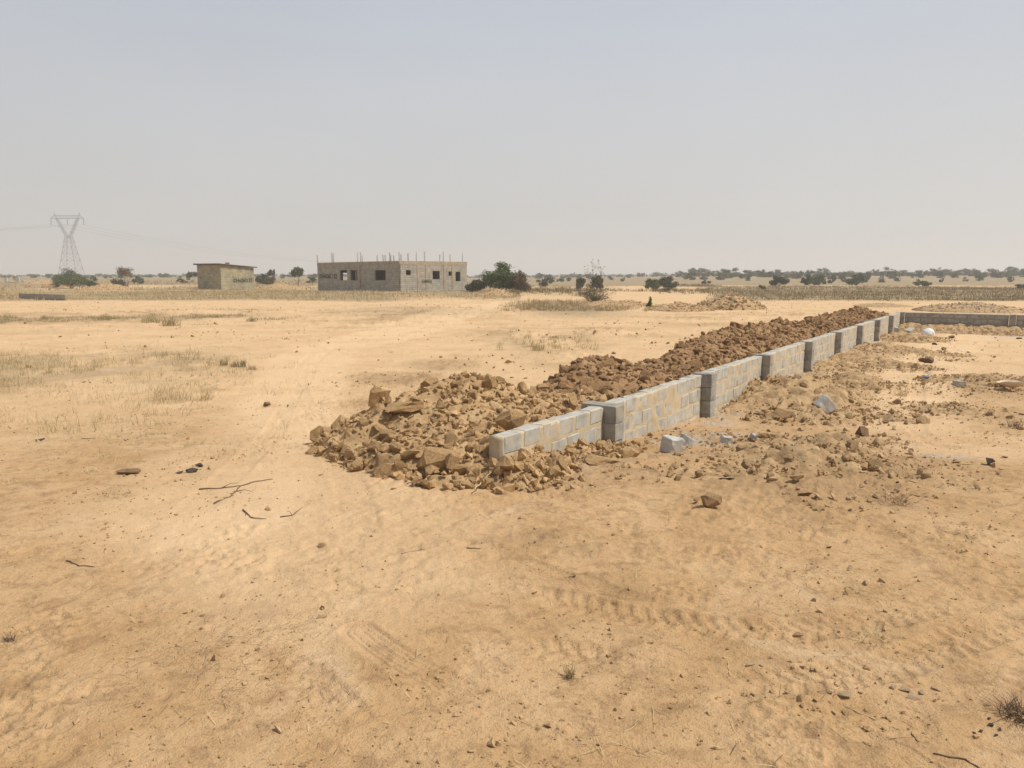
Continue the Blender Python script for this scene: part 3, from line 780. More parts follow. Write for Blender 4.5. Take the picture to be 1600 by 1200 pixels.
o = scatter_ground('ground_crumbs', 70000, -9, 9, 2.3, 15, lambda x, y: .06 + .5 * sstep(-.05, .5, fbm(x, y, 1.1, 4, 141)) + rgh(x, y) * .5, .0065, .5, .003, .028, 'mound_rock', rg)
tag(o, 'small soil crumbs and pebbles strewn over the sandy ground', 'crumbs')
o = scatter_ground('cement_crumbs', 12000, 1, 17, 8, 30, lambda x, y: np.clip(grey_mask(x, y) - .2, 0, 1) * .8, .015, .5, .006, .05, 'grey_rock', rg)
tag(o, 'grey cement crumbs spilled along the foot of the block wall', 'cement crumbs')
o = scatter_ground('mid_ground_stones', 24000, -35, 30, 14, 60, lambda x, y: .05 + .35 * sstep(.1, .6, fbm(x, y, 4, 3, 143)) , .025, .5, .012, .10, 'mound_rock', rg)
tag(o, 'small stones and soil lumps dotted over the open sand beyond', 'stones')

# ------------------------------------------------------------ the block walls
def block_mesh(name, L, T, Hh, m, seed, jit=.009, bev=.014):
    bm = bmesh.new(); bmesh.ops.create_cube(bm, size=1)
    for v in bm.verts: v.co = Vector((v.co.x * L, v.co.y * T, v.co.z * Hh))
    bmesh.ops.bevel(bm, geom=list(bm.edges), offset=bev, segments=1, affect='EDGES')
    rg_ = random.Random(seed)
    for v in bm.verts:
        v.co.x += rg_.uniform(-jit, jit); v.co.z += rg_.uniform(-jit, jit) * .8; v.co.y += rg_.uniform(-.002, .002)
    me = bpy.data.meshes.new(name); bm.to_mesh(me); bm.free(); me.materials.append(m); return me
CH = .195
PITCH_L = .33                                         # block plus joint
blk = [block_mesh('block', .298, WT, .168, M['block'], i) for i in range(7)]
hblk = [block_mesh('block', .138, WT, .168, M['block'], 20 + i) for i in range(4)]
pblk = [block_mesh('block', .21, .44, .191, M['pier'], 40 + i, .003, .006) for i in range(4)]
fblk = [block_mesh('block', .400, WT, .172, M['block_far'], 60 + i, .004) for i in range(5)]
fh = [block_mesh('block', .185, WT, .172, M['block_far'], 70 + i, .004) for i in range(3)]
fp = [block_mesh('block', .21, .44, .191, M['block_far'], 80 + i, .003, .006) for i in range(3)]

def masonry_bay(root, a, b, za, zb, courses, full, half, unit, merged, rgw, mort):
    """one bay of running bond from plan point a to b; the right face lies on the line a-b"""
    L = np.linalg.norm(b - a); d = (b - a) / L; nrm = np.array([-d[1], d[0]]); ang = math.atan2(d[1], d[0])
    n = max(1, round(L / unit)); step = L / n
    slope = math.atan2(zb - za, L)
    for c in range(courses):
        pos = []
        if c % 2 == 0: pos = [((i + .5) * step, False) for i in range(n)]
        else: pos = [(.25 * step, True)] + [((i + 1) * step, False) for i in range(n - 1)] + [(L - .25 * step, True)]
        for t, hf in pos:
            z = za + (zb - za) * t / L - (c + .5) * CH
            me = (half if hf else full)[rgw.integers(0, len(half if hf else full))]
            p = a + d * t + nrm * (WT / 2 + rgw.normal(0, .0016))
            lo = (p[0], p[1], z + rgw.normal(0, .0018)); ro = (rgw.normal(0, .006), -slope + rgw.normal(0, .004), ang + rgw.normal(0, .006))
            if merged is None:
                o = link('block', me, root, lo, ro); o.scale = (step / unit, 1, 1)
            else:
                mtx = Matrix.Translation(lo) @ Euler(ro).to_matrix().to_4x4() @ Matrix.Diagonal((step / unit, 1, 1, 1)); b0 = len(merged.v)
                merged.v += [tuple(mtx @ q.co) for q in me.vertices]; merged.f += [[b0 + k for k in f.vertices] for f in me.polygons]
    # mortar: a rough sheet on each face, just behind the blocks, and a rough cap
    res = .03; nx = max(2, int(L / res)); nz = int(courses * CH / res)
    t = np.linspace(0, L, nx); w = np.linspace(0, courses * CH + .02, nz); T_, W_ = np.meshgrid(t, w)
    T_, W_ = T_.ravel(), W_.ravel()
    X = a[0] + d[0] * T_; Y = a[1] + d[1] * T_; Z = za + (zb - za) * T_ / L - W_
    key = cum_off[0] + T_
    bumpv = .0075 * fbm(key, W_, .28, 3, 151) + .0030 * fbm(key, W_, .07, 2, 153) - .0030
    grid = np.arange(nx * nz).reshape(nz, nx)
    q = np.stack([grid[:-1, :-1], grid[1:, :-1], grid[1:, 1:], grid[:-1, 1:]], -1).reshape(-1, 4)
    F1 = np.stack([X - nrm[0] * bumpv, Y - nrm[1] * bumpv, Z - .017], 1)
    inn = WT + bumpv
    F2 = np.stack([X + nrm[0] * inn, Y + nrm[1] * inn, Z - .017], 1)
    N = nx * nz
    q2 = q[:, ::-1] + N
    top = np.stack([grid[0, :-1], grid[0, 1:], grid[0, 1:] + N, grid[0, :-1] + N], -1)
    e0 = np.stack([grid[:-1, 0], grid[:-1, 0] + N, grid[1:, 0] + N, grid[1:, 0]], -1)
    e1 = np.stack([grid[:-1, -1], grid[1:, -1], grid[1:, -1] + N, grid[:-1, -1] + N], -1)
    V_ = np.vstack([F1, F2]); V_[np.concatenate([grid[0], grid[0] + N]), 2] += .004 * fbm(V_[np.concatenate([grid[0], grid[0] + N]), 0] * 3, V_[np.concatenate([grid[0], grid[0] + N]), 1] * 3, .3, 2, 9) - .004
    mort.append((V_, np.vstack([q, q2, top, e0, e1])))
    cum_off[0] += L
cum_off = [0.0]

def add_pier(root, p, d, z, courses, meshes, rgw, out=.13, back=.0):
    nrm = np.array([-d[1], d[0]]); ang = math.atan2(d[1], d[0])
    for c in range(courses):
        ln = out + WT + back; q = p + d * .115 + nrm * (ln / 2 - out + rgw.normal(0, .003))
        link('block', meshes[rgw.integers(0, len(meshes))], root, (q[0], q[1], z + .002 - (c + .5) * CH), (rgw.normal(0, .004), rgw.normal(0, .004), ang + rgw.normal(0, .008)), (1, ln / .44, 1))

def finish_mortar(root, mort, m):
    off = 0; vs, fs = [], []
    for v, f in mort: vs.append(v); fs.append(f + off); off += len(v)
    link('mortar', mesh_np('mortar', np.vstack(vs), np.vstack(fs), m, smooth=True), root)

rgw = np.random.default_rng(8)
wall = empty('block_wall', (0, 0, 0), 'long low wall of grey hollow blocks with projecting piers, running away beside the earth ridge', 'block wall')
mort = []; far_mb = MB()
for i in range(len(nodes) - 1):
    a, b = nodes[i], nodes[i + 1]; d = (b - a) / np.linalg.norm(b - a)
    if i > 0: add_pier(wall, a, d, tops[i], 4, pblk, rgw, .14, .14 if i == 1 else 0); a = a + d * .24
    masonry_bay(wall, a, b - d * .005, tops[i], tops[i + 1], 4, blk, hblk, PITCH_L, far_mb if i >= 7 else None, rgw, mort)
finish_mortar(wall, mort, M['mortar'])
tag(link('far_blocks', far_mb.mesh('far_blocks', M['block']), wall), kind='stuff')

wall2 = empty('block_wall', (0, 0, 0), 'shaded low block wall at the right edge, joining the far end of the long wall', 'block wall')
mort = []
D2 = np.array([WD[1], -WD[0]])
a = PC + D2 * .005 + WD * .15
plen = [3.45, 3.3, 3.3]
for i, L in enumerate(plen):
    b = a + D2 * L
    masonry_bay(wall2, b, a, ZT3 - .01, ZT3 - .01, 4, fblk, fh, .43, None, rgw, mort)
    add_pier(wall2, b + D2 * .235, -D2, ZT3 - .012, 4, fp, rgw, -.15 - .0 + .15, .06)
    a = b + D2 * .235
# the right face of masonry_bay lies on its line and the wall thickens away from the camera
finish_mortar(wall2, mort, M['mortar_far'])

# ------------------------------------------------------------ grass
def blades(P, length, width, lean, rg, name, m, curve=.5):
    """P (n,3) roots; each blade two segments ending in a point"""
    n = len(P); az = rg.uniform(0, 2 * math.pi, n); face = rg.uniform(0, 2 * math.pi, n)
    dx, dy = np.cos(az), np.sin(az); wx, wy = np.cos(face) * width, np.sin(face) * width
    l1 = length * .55
    m1 = P + np.stack([dx * l1 * lean, dy * l1 * lean, l1 * np.sqrt(np.clip(1 - lean ** 2, .02, 1))], 1)
    ln2 = np.clip(lean * (1 + curve) + .08, 0, .99)
    l2 = length * .45
    tip = m1 + np.stack([dx * l2 * ln2, dy * l2 * ln2, l2 * np.sqrt(1 - ln2 ** 2)], 1)
    W = np.stack([wx, wy, np.zeros(n)], 1) * .5
    V_ = np.stack([P - W, P + W, m1 + W * .8, m1 - W * .8, tip], 1).reshape(-1, 3)
    o = np.arange(n) * 5
    return mesh_np(name, V_, [np.stack([o, o + 1, o + 2, o + 3], 1), np.stack([o + 3, o + 2, o + 4], 1)], m)

def tufts(cx, cy, rad, nb, rg):
    """nb blades about each centre"""
    n = len(cx); r = np.repeat(rad, nb) * np.sqrt(rg.random(n * nb)); a = rg.uniform(0, 2 * math.pi, n * nb)
    x = np.repeat(cx, nb) + r * np.cos(a); y = np.repeat(cy, nb) + r * np.sin(a)
    return x, y

def field(name, label, n, box, dens, nb, rad, l0, l1, w, m, rg, lean=(.05, .6)):
    x = rg.uniform(box[0], box[1], n); y = rg.uniform(box[2], box[3], n)
    k = rg.random(n) < dens(x, y); x, y = x[k], y[k]
    k = (heap_z(x, y) < .02) & (mound_z(x, y) < .02) if box[2] < 30 else np.ones(len(x), bool)
    x, y = x[k], y[k]
    sz = rg.uniform(.6, 1.25, len(x)); bx, by = tufts(x, y, rad * sz, nb, rg)
    L = rg.uniform(l0, l1, len(bx)) * np.repeat(sz, nb)
    P = np.stack([bx, by, ground_z(bx, by) - .01], 1)
    o = link(name, blades(P, L, w * rg.uniform(.5, 1.3, len(bx)), rg.uniform(lean[0], lean[1], len(bx)), rg, name, m))
    return tag(o, label, 'grass', kind='stuff')
rg = np.random.default_rng(21)
left_patch = lambda x, y: np.clip(.5 * ell(x, y, 150, 640, 300, 60, .5) * sstep(.05, .4, fbm(x, y, .9, 3, 59)) + 1.2 * ell(x, y, 70, 572, 260, 24, .45) * sstep(-.35, .25, fbm(x, y, 1.3, 3, 56) + .12), 0, 1)
field('dry_grass', 'thin dry straw coloured grass patch on the sand at the left edge', 4200, (-16, -2, 7, 24), left_patch, 14, .20, .06, .24, .005, M['grass_dry'], rg, (.1, .9))
field('green_grass', 'half green tufts among the dry grass patch at the left edge', 700, (-16, -5, 14, 20), lambda x, y: left_patch(x, y) * .6, 18, .14, .06, .22, .005, M['grass_green'], rg, (.1, .85))
field('sparse_grass', 'sparse flattened dry grass in front of the left grass patch', 1500, (-9, -1.5, 6, 15), lambda x, y: .45 * sstep(.05, .5, fbm(x, y, 1.6, 3, 66)), 12, .12, .05, .16, .004, M['grass_dry'], rg, (.5, .97))
field('scattered_tufts', 'small dry tufts dotted over the open sand', 5200, (-34, 26, 12, 62), lambda x, y: .10 + .5 * sstep(.15, .55, fbm(x, y, 5, 4, 69)) * (rough_mask(x, y) < .4), 9, .16, .03, .16, .010, M['grass_dry'], rg, (.2, .97))
field('flat_brown_litter', 'flattened brown plant litter dotted over the open sand', 3600, (-34, 26, 10, 60), lambda x, y: .05 + .6 * sstep(.1, .5, fbm(x, y, 3.5, 4, 70)), 9, .22, .04, .18, .012, M['grass_brown'], rg, (.85, .99))
field('scrub_grass', 'band of grey green grass clumps across the open sand, left', 9000, (-36, -4, 30, 46), lambda x, y: np.clip(ell(x, y, 170, 497, 250, 12, .5) * sstep(-.1, .35, fbm(x, y, 2.6, 3, 55)), 0, 1), 10, .3, .05, .22, .012, M['grass_green'], rg, (.1, .9))
field('path_side_grass', 'dry tufts along the sandy track behind the earth ridge', 500, (-1, 7, 19, 31), lambda x, y: ell(x, y, 860, 537, 80, 13, .5) * .7, 16, .12, .06, .25, .010, M['grass_dry'], rg)
field('bush_foot_grass', 'brown dry grass round the foot of the bare bush', 2600, (-4, 15, 44, 66), lambda x, y: ell(x, y, 885, 480, 85, 9, .4) * .75, 14, .25, .08, .32, .022, M['grass_field'], rg)
field('low_dry_grass', 'low dry grass spread over the middle of the open sand', 1500, (-25, 3, 40, 62), lambda x, y: ell(x, y, 620, 487, 160, 8, .5) * sstep(.0, .4, fbm(x, y, 4, 3, 68)) * .6, 12, .2, .05, .18, .016, M['grass_field'], rg)
vl = lambda x, y: veg_mask(x, y) * .9
field('field_grass', 'wide band of tan dry grass before the buildings on the left', 13000, (-80, 2, 60, 112), vl, 6, .5, .10, .34, .035, M['grass_field'], rg, (.1, .85))
field('brown_field_grass', 'wide field of brown knee high grass behind the far wall on the right', 13000, (15, 105, 60, 150), lambda x, y: veg_mask(x, y) * (x / y > .24) * 1.0, 7, .55, .10, .40, .045, M['grass_field_r'], rg, (.1, .9))
field('far_grass', 'rough dry grass on the far left rise', 3500, (-170, 0, 110, 200), lambda x, y: veg_mask(x, y) * .6, 5, .5, .25, .7, .09, M['grass_field'], rg)
field('central_grass', 'rough brown grass between the bare bush and the far bushes', 4500, (0, 40, 72, 150), lambda x, y: veg_mask(x, y) * (x / y < .26) * .9, 6, .4, .2, .55, .06, M['grass_field_r'], rg)

def straw_litter(name, label, n, box, m, l0, l1, rg, w=.0028):
    x = rg.uniform(box[0], box[1], n); y = box[2] + (box[3] - box[2]) * rg.random(n) ** 1.5
    k = sstep(-.2, .5, fbm(x, y, 1.1, 2, 161)) > rg.random(n); x, y = x[k], y[k]
    k = (heap_z(x, y) < .02) & (mound_z(x, y) < .02); x, y = x[k], y[k]
    P = np.stack([x, y, ground_z(x, y) + .004], 1)
    return tag(link(name, blades(P, rg.uniform(l0, l1, len(x)), np.full(len(x), w), rg.uniform(.94, .999, len(x)), rg, name, m, 0)), label, 'straw', kind='stuff')
straw_litter('straw_litter', 'bits of pale straw strewn over the near sand', 1100, (-5, 5, 2.4, 8), M['straw'], .03, .13, rg)
straw_litter('root_litter', 'dark root fibres strewn over the near sand', 900, (-5, 6, 2.4, 9), M['twig'], .02, .11, rg, .0032)

def grass_tuft(px, py, h, nb, rad, label, mk='grass_dry', lean=(.1, .8), w=.004):
    g = gp(px, py); rg_ = np.random.default_rng(int(px))
    x, y = tufts(np.zeros(1), np.zeros(1), np.array([rad]), nb, rg_)
    P = np.stack([x, y, np.full(nb, -.01)], 1)
    o = link('grass_tuft', blades(P, rg_.uniform(.5, 1, nb) * h, w * rg_.uniform(.7, 1.3, nb), rg_.uniform(lean[0], lean[1], nb), rg_, 'grass_tuft', M[mk]))
    o.location = (g[0], g[1], gz(*g)); return tag(o, label, 'grass tuft')
grass_tuft(892, 1058, .10, 46, .022, 'tiny dry grass tuft alone on the near sand, below the centre', lean=(.2, .9))
grass_tuft(14, 1000, .09, 50, .03, 'dark dead grass tuft at the lower left edge', 'twig', (.3, .97))
grass_tuft(265, 628, .30, 200, .32, 'wide clump of dry grass right of the left grass patch', 'grass_dry', (.2, .85), .005)
grass_tuft(318, 625, .24, 90, .14, 'small dry clump just right of the wide grass clump', 'grass_dry', (.2, .85), .005)
grass_tuft(349, 570, .22, 80, .09, 'green tuft, left one of a row of upright tufts', 'grass_green', (.05, .5), .007)
grass_tuft(365, 572, .20, 60, .07, 'green tuft, second of the row of upright tufts', 'grass_green', (.05, .5), .007)
grass_tuft(378, 572, .27, 90, .09, 'tallest green tuft, third of the row of upright tufts', 'grass_green', (.05, .5), .007)
grass_tuft(394, 575, .16, 70, .09, 'low green tuft at the right end of the row', 'grass_green', (.1, .7), .007)
grass_tuft(1408, 618, .22, 110, .10, 'spiky dry tuft on the ground right of the soil mound', 'grass_dry', (.3, .95), .004)
grass_tuft(1592, 668, .20, 120, .13, 'brown tuft at the right edge level with the soil mound', 'twig', (.2, .9), .004)
grass_tuft(1585, 1125, .13, 150, .06, 'dead grass tuft at the lower right edge', 'twig', (.4, .98), .0028)
grass_tuft(1365, 1000, .11, 80, .07, 'flattened pale tuft on the tyre tracked sand at right', 'grass_dry', (.7, .99), .003)
grass_tuft(1345, 925, .13, 50, .04, 'flattened tuft above the tyre tracks at right', 'grass_dry', (.8, .99), .003)
grass_tuft(1395, 785, .30, 120, .14, 'swept dry grass bundle right of the loose clods', 'twig', (.8, .99), .003)
grass_tuft(1100, 985, .05, 30, .03, 'very small flat tuft among the tyre tracks', 'grass_green', (.6, .98), .003)
grass_tuft(240, 685, .12, 90, .16, 'thin sprawling tuft on the sand left of the rock heap', 'grass_dry', (.6, .98), .004)
grass_tuft(305, 700, .14, 60, .10, 'wispy tuft above the dark bark pieces at left', 'grass_dry', (.5, .98), .004)
grass_tuft(180, 778, .07, 110, .13, 'grey green ground hugging tuft at left', 'grass_green', (.7, .99), .004)
grass_tuft(70, 500, .30, 70, .2, 'upright scrub tuft near the left edge of the open sand', 'grass_green', (.05, .4), .012)
grass_tuft(165, 500, .36, 110, .3, 'scrub tuft in the middle of the left grass band', 'grass_green', (.05, .5), .014)
grass_tuft(235, 505, .40, 120, .4, 'broad scrub tuft on the left grass band', 'grass_green', (.05, .5), .014)
grass_tuft(267, 510, .50, 140, .35, 'tallest scrub tuft of the left grass band', 'grass_green', (.02, .4), .014)
grass_tuft(393, 503, .28, 90, .2, 'dark scrub tuft right of the left grass band', 'grass_green', (.05, .5), .014)
grass_tuft(840, 550, .30, 120, .2, 'grass clump beside the sandy track behind the ridge', 'grass_dry', (.05, .6), .008)

# ------------------------------------------------------------ twigs and sticks on the ground
def stick(px_pts, r, label, name='stick', mk='twig', lift=-.002, side=None):
    pts = []
    for i, (x, y) in enumerate(px_pts):
        g = gp(x, y); pts.append(Vector((g[0], g[1], gz(*g) + lift + r * .5)))
    c0 = pts[0].copy(); fine = []
    for i in range(len(pts) - 1):
        for k in range(4):
            p = pts[i].lerp(pts[i + 1], k / 4) - c0
            fine.append(p + Vector((random.uniform(-1, 1), random.uniform(-1, 1), random.uniform(0, .6))) * r * .9)
    fine.append(pts[-1] - c0)
    r = r * .62; mb = MB(); mb.tube(fine, [r * (1 - .55 * i / len(fine)) for i in range(len(fine))], 6)
    if side:
        for a_, dx, dy in side:
            p = fine[int(a_ * (len(fine) - 1))]; mb.tube([p, p + Vector((dx * .5, dy * .5, .02)), p + Vector((dx, dy, .01))], [r * .6, r * .4, r * .25], 5)
    return tag(link(name, mb.mesh(name, M[mk], True), None, tuple(c0)), label, 'stick')
stick([(310, 765), (345, 763), (380, 759)], .010, 'straight dark stick, left of two crossing sticks on the sand', side=[(.6, .1, .12)])
stick([(335, 787), (360, 775), (376, 760), (400, 753), (426, 749)], .010, 'bent forked stick crossing the straight one', side=[(.4, .15, -.05)])
stick([(380, 797), (392, 809), (416, 811)], .009, 'short bent black twig below the crossing sticks')
stick([(438, 806), (458, 802), (472, 792)], .007, 'thin curved twig near the front of the rock heap', side=[(.5, -.05, .05)])
stick([(105, 879), (125, 886), (147, 888)], .007, 'thin dark twig lying alone on the near left sand')
stick([(397, 906), (416, 908)], .005, 'tiny dark twig on the sand, lower left of centre')
stick([(627, 867), (645, 863), (664, 861)], .005, 'crooked thin twig below the front of the heap', side=[(.9, .0, .10)])
stick([(730, 861), (752, 861)], .005, 'small dark straight twig below the front of the heap')
stick([(727, 880), (745, 877)], .004, 'small pale twig below the dark straight twig', mk='straw')
stick([(688, 1104), (722, 1101)], .0035, 'pale straw stalk lying on the near sand', mk='straw')
stick([(640, 1112), (655, 1108), (668, 1106)], .003, 'pale forked straw stalk left of the longer stalk', mk='straw', side=[(.3, -.03, -.04)])
stick([(1018, 1108), (1022, 1130), (1022, 1145)], .0035, 'upright looking pale stalk on the near sand', mk='straw')
stick([(975, 1145), (990, 1137), (996, 1130)], .0035, 'short pale stalk left of the longer one at bottom', mk='straw', side=[(.5, .03, .03)])
stick([(1419, 1141), (1432, 1160), (1443, 1176)], .004, 'thin stalk lying near the bottom right', mk='twig')
stick([(1137, 1032), (1138, 1045), (1142, 1058)], .004, 'small stalk standing among the tyre marks', mk='straw')
stick([(1325, 1110), (1370, 1128), (1420, 1150)], .004, 'long thin root in the sand at the bottom right', mk='straw')
stick([(1460, 1185), (1510, 1195), (1540, 1215)], .006, 'curved root at the bottom right edge', mk='twig')
stick([(741, 775), (757, 764), (772, 757)], .008, 'pale thin branch sticking out of the heap front', mk='straw', lift=.03)
stick([(1470, 832), (1500, 838), (1522, 845)], .005, 'thin flat twig on the sand at right', mk='straw')
stick([(1500, 727), (1560, 727)], .008, 'thin pale stick beside the dark stone at right', mk='straw')

# ------------------------------------------------------------ single stones, blocks and litter
JAG = [hull(13, .7, 500 + i, .5) for i in range(16)]
_jag = {}
def jag(v, mk, name):
    if (v, mk) not in _jag: _jag[(v, mk)] = mesh_np(name, JAG[v][0], JAG[v][1], M[mk])
    return _jag[(v, mk)]
def lump(px, py, w, h, mk, label, cat='stone', name='stone', v=0, rot=None, dep=.75, sink=.25, zl=None):
    """w, h: photograph pixels across and high"""
    g = gp(px, py + h * .35, zl); k = g[1] / F
    o = link(name, jag(v % 16, mk, name) if w < 30 else big(v, mk), None, (g[0], g[1], gz(*g) + h * k * .5 * (1 - sink)))
    o.scale = (w * k * .5, w * k * .5 * dep, h * k * .62); o.rotation_euler = rot or (0, 0, v * .9)
    return tag(o, label, cat)
lump(418, 631, 15, 11, 'brown_rock', 'brown stone alone on the sand left of the heap, larger of two', v=1)
lump(450, 633, 9, 5, 'brown_rock', 'small brown stone right of the larger lone stone', v=2)
lump(312, 727, 18, 8, 'dark_rock', 'dark clod on the left sand, right one of the clump', v=3)
lump(300, 737, 20, 9, 'dark_rock', 'dark knobbly clod in the middle of the clump', v=4)
lump(282, 740, 18, 5, 'dark_rock', 'flat dark clod at the left of the clump', v=5)
lump(327, 733, 14, 6, 'tan_rock', 'pale stone at the right edge of the dark clump', v=6)
lump(1112, 789, 38, 26, 'mound_rock', 'biggest lone tan boulder on the sand in front of the wall', 'boulder', 'boulder', 7)
lump(1088, 787, 18, 12, 'mound_rock', 'stone touching the left of the lone boulder', v=8)
lump(1278, 781, 18, 12, 'tan_rock', 'round pale stone on the dug ground at centre right', v=9)
lump(1256, 778, 26, 12, 'brown_rock', 'brown stone just left of the round pale stone', v=10)
lump(1244, 755, 34, 12, 'mound_rock', 'flat tan slab of earth above the round pale stone', v=11)
lump(1325, 726, 30, 10, 'brown_rock', 'long flat dark brown stone on the dug ground', v=12)
lump(1348, 682, 28, 18, 'brown_rock', 'wedge shaped dark brown stone right of the mound', v=13, rot=(0, .25, .3))
lump(1316, 679, 16, 6, 'brown_rock', 'thin flat stone left of the wedge shaped stone', v=14)
lump(1397, 667, 13, 8, 'tan_rock', 'rounded pale stone at the front foot of the mound', v=15)
lump(1222, 655, 40, 16, 'mound_rock', 'broad tan clod at the lower left of the mound', v=0)
lump(1547, 722, 28, 16, 'dark_rock', 'dark grey stone on the open sand at right', v=1)
lump(1570, 714, 18, 5, 'dark_rock', 'flat dark flake behind the dark grey stone', v=2)
lump(1487, 526, 12, 6, 'brown_rock', 'small brown stone in the walled plot near the far wall', v=3)
lump(1474, 546, 12, 6, 'brown_rock', 'brown stone in the middle of the walled plot', v=4)
lump(1512, 551, 10, 4, 'brown_rock', 'small stone touching the pale scrap in the plot', v=5)
lump(1504, 549, 7, 3, 'white_sack', 'small white scrap beside a stone in the plot', 'litter', 'litter_scrap', 5)
lump(1460, 537, 10, 5, 'dark_rock', 'dark stone on the clods near the far corner', v=6)
lump(1592, 528, 12, 3, 'dark_rock', 'dark flake on the grey patch at the right edge', v=7)
lump(1495, 565, 8, 5, 'brown_rock', 'small brown stone in the centre of the plot', v=8)
lump(1447, 565, 32, 10, 'brown_rock', 'heap like brown clod left of the plot centre', v=9)
lump(1295, 852, 10, 6, 'brown_rock', 'little brown stone on the sand below the clods', v=10)
lump(1402, 757, 8, 4, 'dark_rock', 'tiny dark stone on the smooth sand at right', v=11)
lump(1478, 728, 8, 4, 'dark_rock', 'tiny dark stone left of the dark grey stone', v=12)
lump(1144, 505, 10, 10, 'ridge_rock', 'x', v=12) if False else None
g = gp(1451, 508, .42); bm = bmesh.new(); bmesh.ops.create_icosphere(bm, subdivisions=3, radius=1)
for v in bm.verts: v.co = v.co * (1 + .10 * noise.noise(v.co * 2.2)) * (1.0 if v.co.z > -.2 else .97)
me = bpy.data.meshes.new('white_sack'); bm.to_mesh(me); bm.free(); me.materials.append(M['white_sack'])
o = link('white_sack', me, None, (g[0], g[1], gz(*g) + .09), None, (.21, .19, .19)); tag(o, 'round white sack on the rubble by the far corner', 'sack')
lump(1447, 594, 12, 6, 'blue', 'small bluish plastic scrap on the plot', 'litter', 'plastic_scrap', 14)
lump(1300, 605, 13, 3, 'pink', 'flat pinkish scrap on top of the soil mound', 'litter', 'paper_scrap', 3)
lump(1398, 524, 16, 4, 'white_sack', 'flat white scrap at the foot of the last pier', 'litter', 'paper_scrap', 4)
for i, (px, py, w, h) in enumerate([(1320, 1091, 26, 12), (1298, 1088, 16, 6), (1344, 1088, 14, 6), (1415, 1079, 24, 8), (1395, 1077, 14, 8), (1440, 1083, 16, 7), (1462, 1078, 20, 5),
                                    (1172, 1041, 18, 6), (1190, 1043, 12, 5), (1236, 1037, 14, 6), (1252, 1043, 16, 5), (1300, 1028, 14, 5), (1270, 1046, 14, 4), (1428, 1092, 22, 6)]):
    o = lump(px, py, w, h, 'tan_rock', 'flat dried mud crust lifted from the sand in the ' + ('left cluster nearest the camera' if i in (0, 1, 2) else 'right cluster nearest the camera' if i in (3, 4, 5, 6, 13) else 'upper clusters among the tyre tracks'), v=i, dep=.8)
    o['group'] = 'mud crusts of the ' + ('left near cluster' if i in (0, 1, 2) else 'right near cluster' if i in (3, 4, 5, 6, 13) else 'upper clusters')
for i, (px, py, w, h) in enumerate([(1548, 1137, 12, 7), (1532, 1146, 9, 5), (1562, 1144, 10, 6), (1522, 1150, 8, 4), (1556, 1152, 8, 4), (1545, 1128, 8, 5)]):
    o = lump(px, py, w, h, 'dark_rock', 'black cinder in the small cinder patch at the lower right corner', v=i + 3); o['group'] = 'black cinders at the lower right'

def broken_block(px, py, size, rot, label, mk='grey_rock', name='broken_block', z=None, seed=1, Y=None):
    bm = bmesh.new(); bmesh.ops.create_cube(bm, size=1)
    for v in bm.verts: v.co = Vector((v.co.x * size[0], v.co.y * size[1], v.co.z * size[2]))
    bmesh.ops.subdivide_edges(bm, edges=bm.edges, cuts=2, use_grid_fill=True)
    rg_ = random.Random(seed)
    for v in bm.verts:
        if v.co.x > size[0] * .3: v.co.x += rg_.uniform(-.25, .05) * size[0]; v.co.z *= rg_.uniform(.8, 1)      # broken end
        v.co += Vector((rg_.uniform(-1, 1), rg_.uniform(-1, 1), rg_.uniform(-1, 1))) * .004
    bmesh.ops.bevel(bm, geom=[e_ for e_ in bm.edges if e_.calc_face_angle(0) > .9], offset=.008, segments=1, affect='EDGES')
    me = bpy.data.meshes.new(name); bm.to_mesh(me); bm.free(); me.materials.append(M[mk])
    if Y is None: g = gp(px, py); zz = gz(*g)
    else: g = (XatY(px, py, Y), Y); zz = zat(py, Y) - size[2] * .5
    return tag(link(name, me, None, (g[0], g[1], zz + size[2] * .42), rot), label, 'broken block')
M['cube_block'] = mat('pale_sandcrete', [(.40, .38, .33), (.52, .50, .45)], 9, bump=.6, bscale=60, bdist=.006, rnd=.05)
broken_block(1051, 708, (.20, .17, .17), (.15, .1, .5), 'pale grey half block lying in front of the wall', 'cube_block', seed=2)
broken_block(1072, 697, (.14, .12, .12), (.3, .4, .9), 'smaller rough cement lump behind the half block', 'grey_rock', seed=3)
broken_block(1290, 632, (.24, .15, .19), (.15, .75, .35), 'grey white block tilted on its corner on the soil mound', 'cube_block', seed=4, Y=10.9)
broken_block(1137, 693, (.14, .10, .09), (0, .1, .2), 'small grey block piece on the cement spill', 'cube_block', seed=5)
broken_block(1178, 693, (.07, .07, .07), (.3, .1, .2), 'little grey block crumb right of the small piece', 'grey_rock', seed=6)
broken_block(1240, 716, (.08, .05, .06), (.3, .5, .2), 'grey chip on the dug ground below the mound', 'grey_rock', seed=7)
broken_block(1421, 521, (.42, .2, .17), (.15, -.3, .7), 'blue grey block lying by the far end of the wall', 'block_far', seed=8)
broken_block(1400, 519, (.3, .2, .16), (.2, .2, .1), 'dark grey block piece at the foot of the last piers', 'grey_rock', seed=9)
broken_block(1499, 606, (.20, .13, .10), (.05, .05, .2), 'dark grey block piece alone on the walled plot', 'block_far', seed=10)
broken_block(1352, 543, (.16, .14, .12), (.2, .3, .9), 'grey chunk against the wall foot between far piers', 'grey_rock', seed=11)

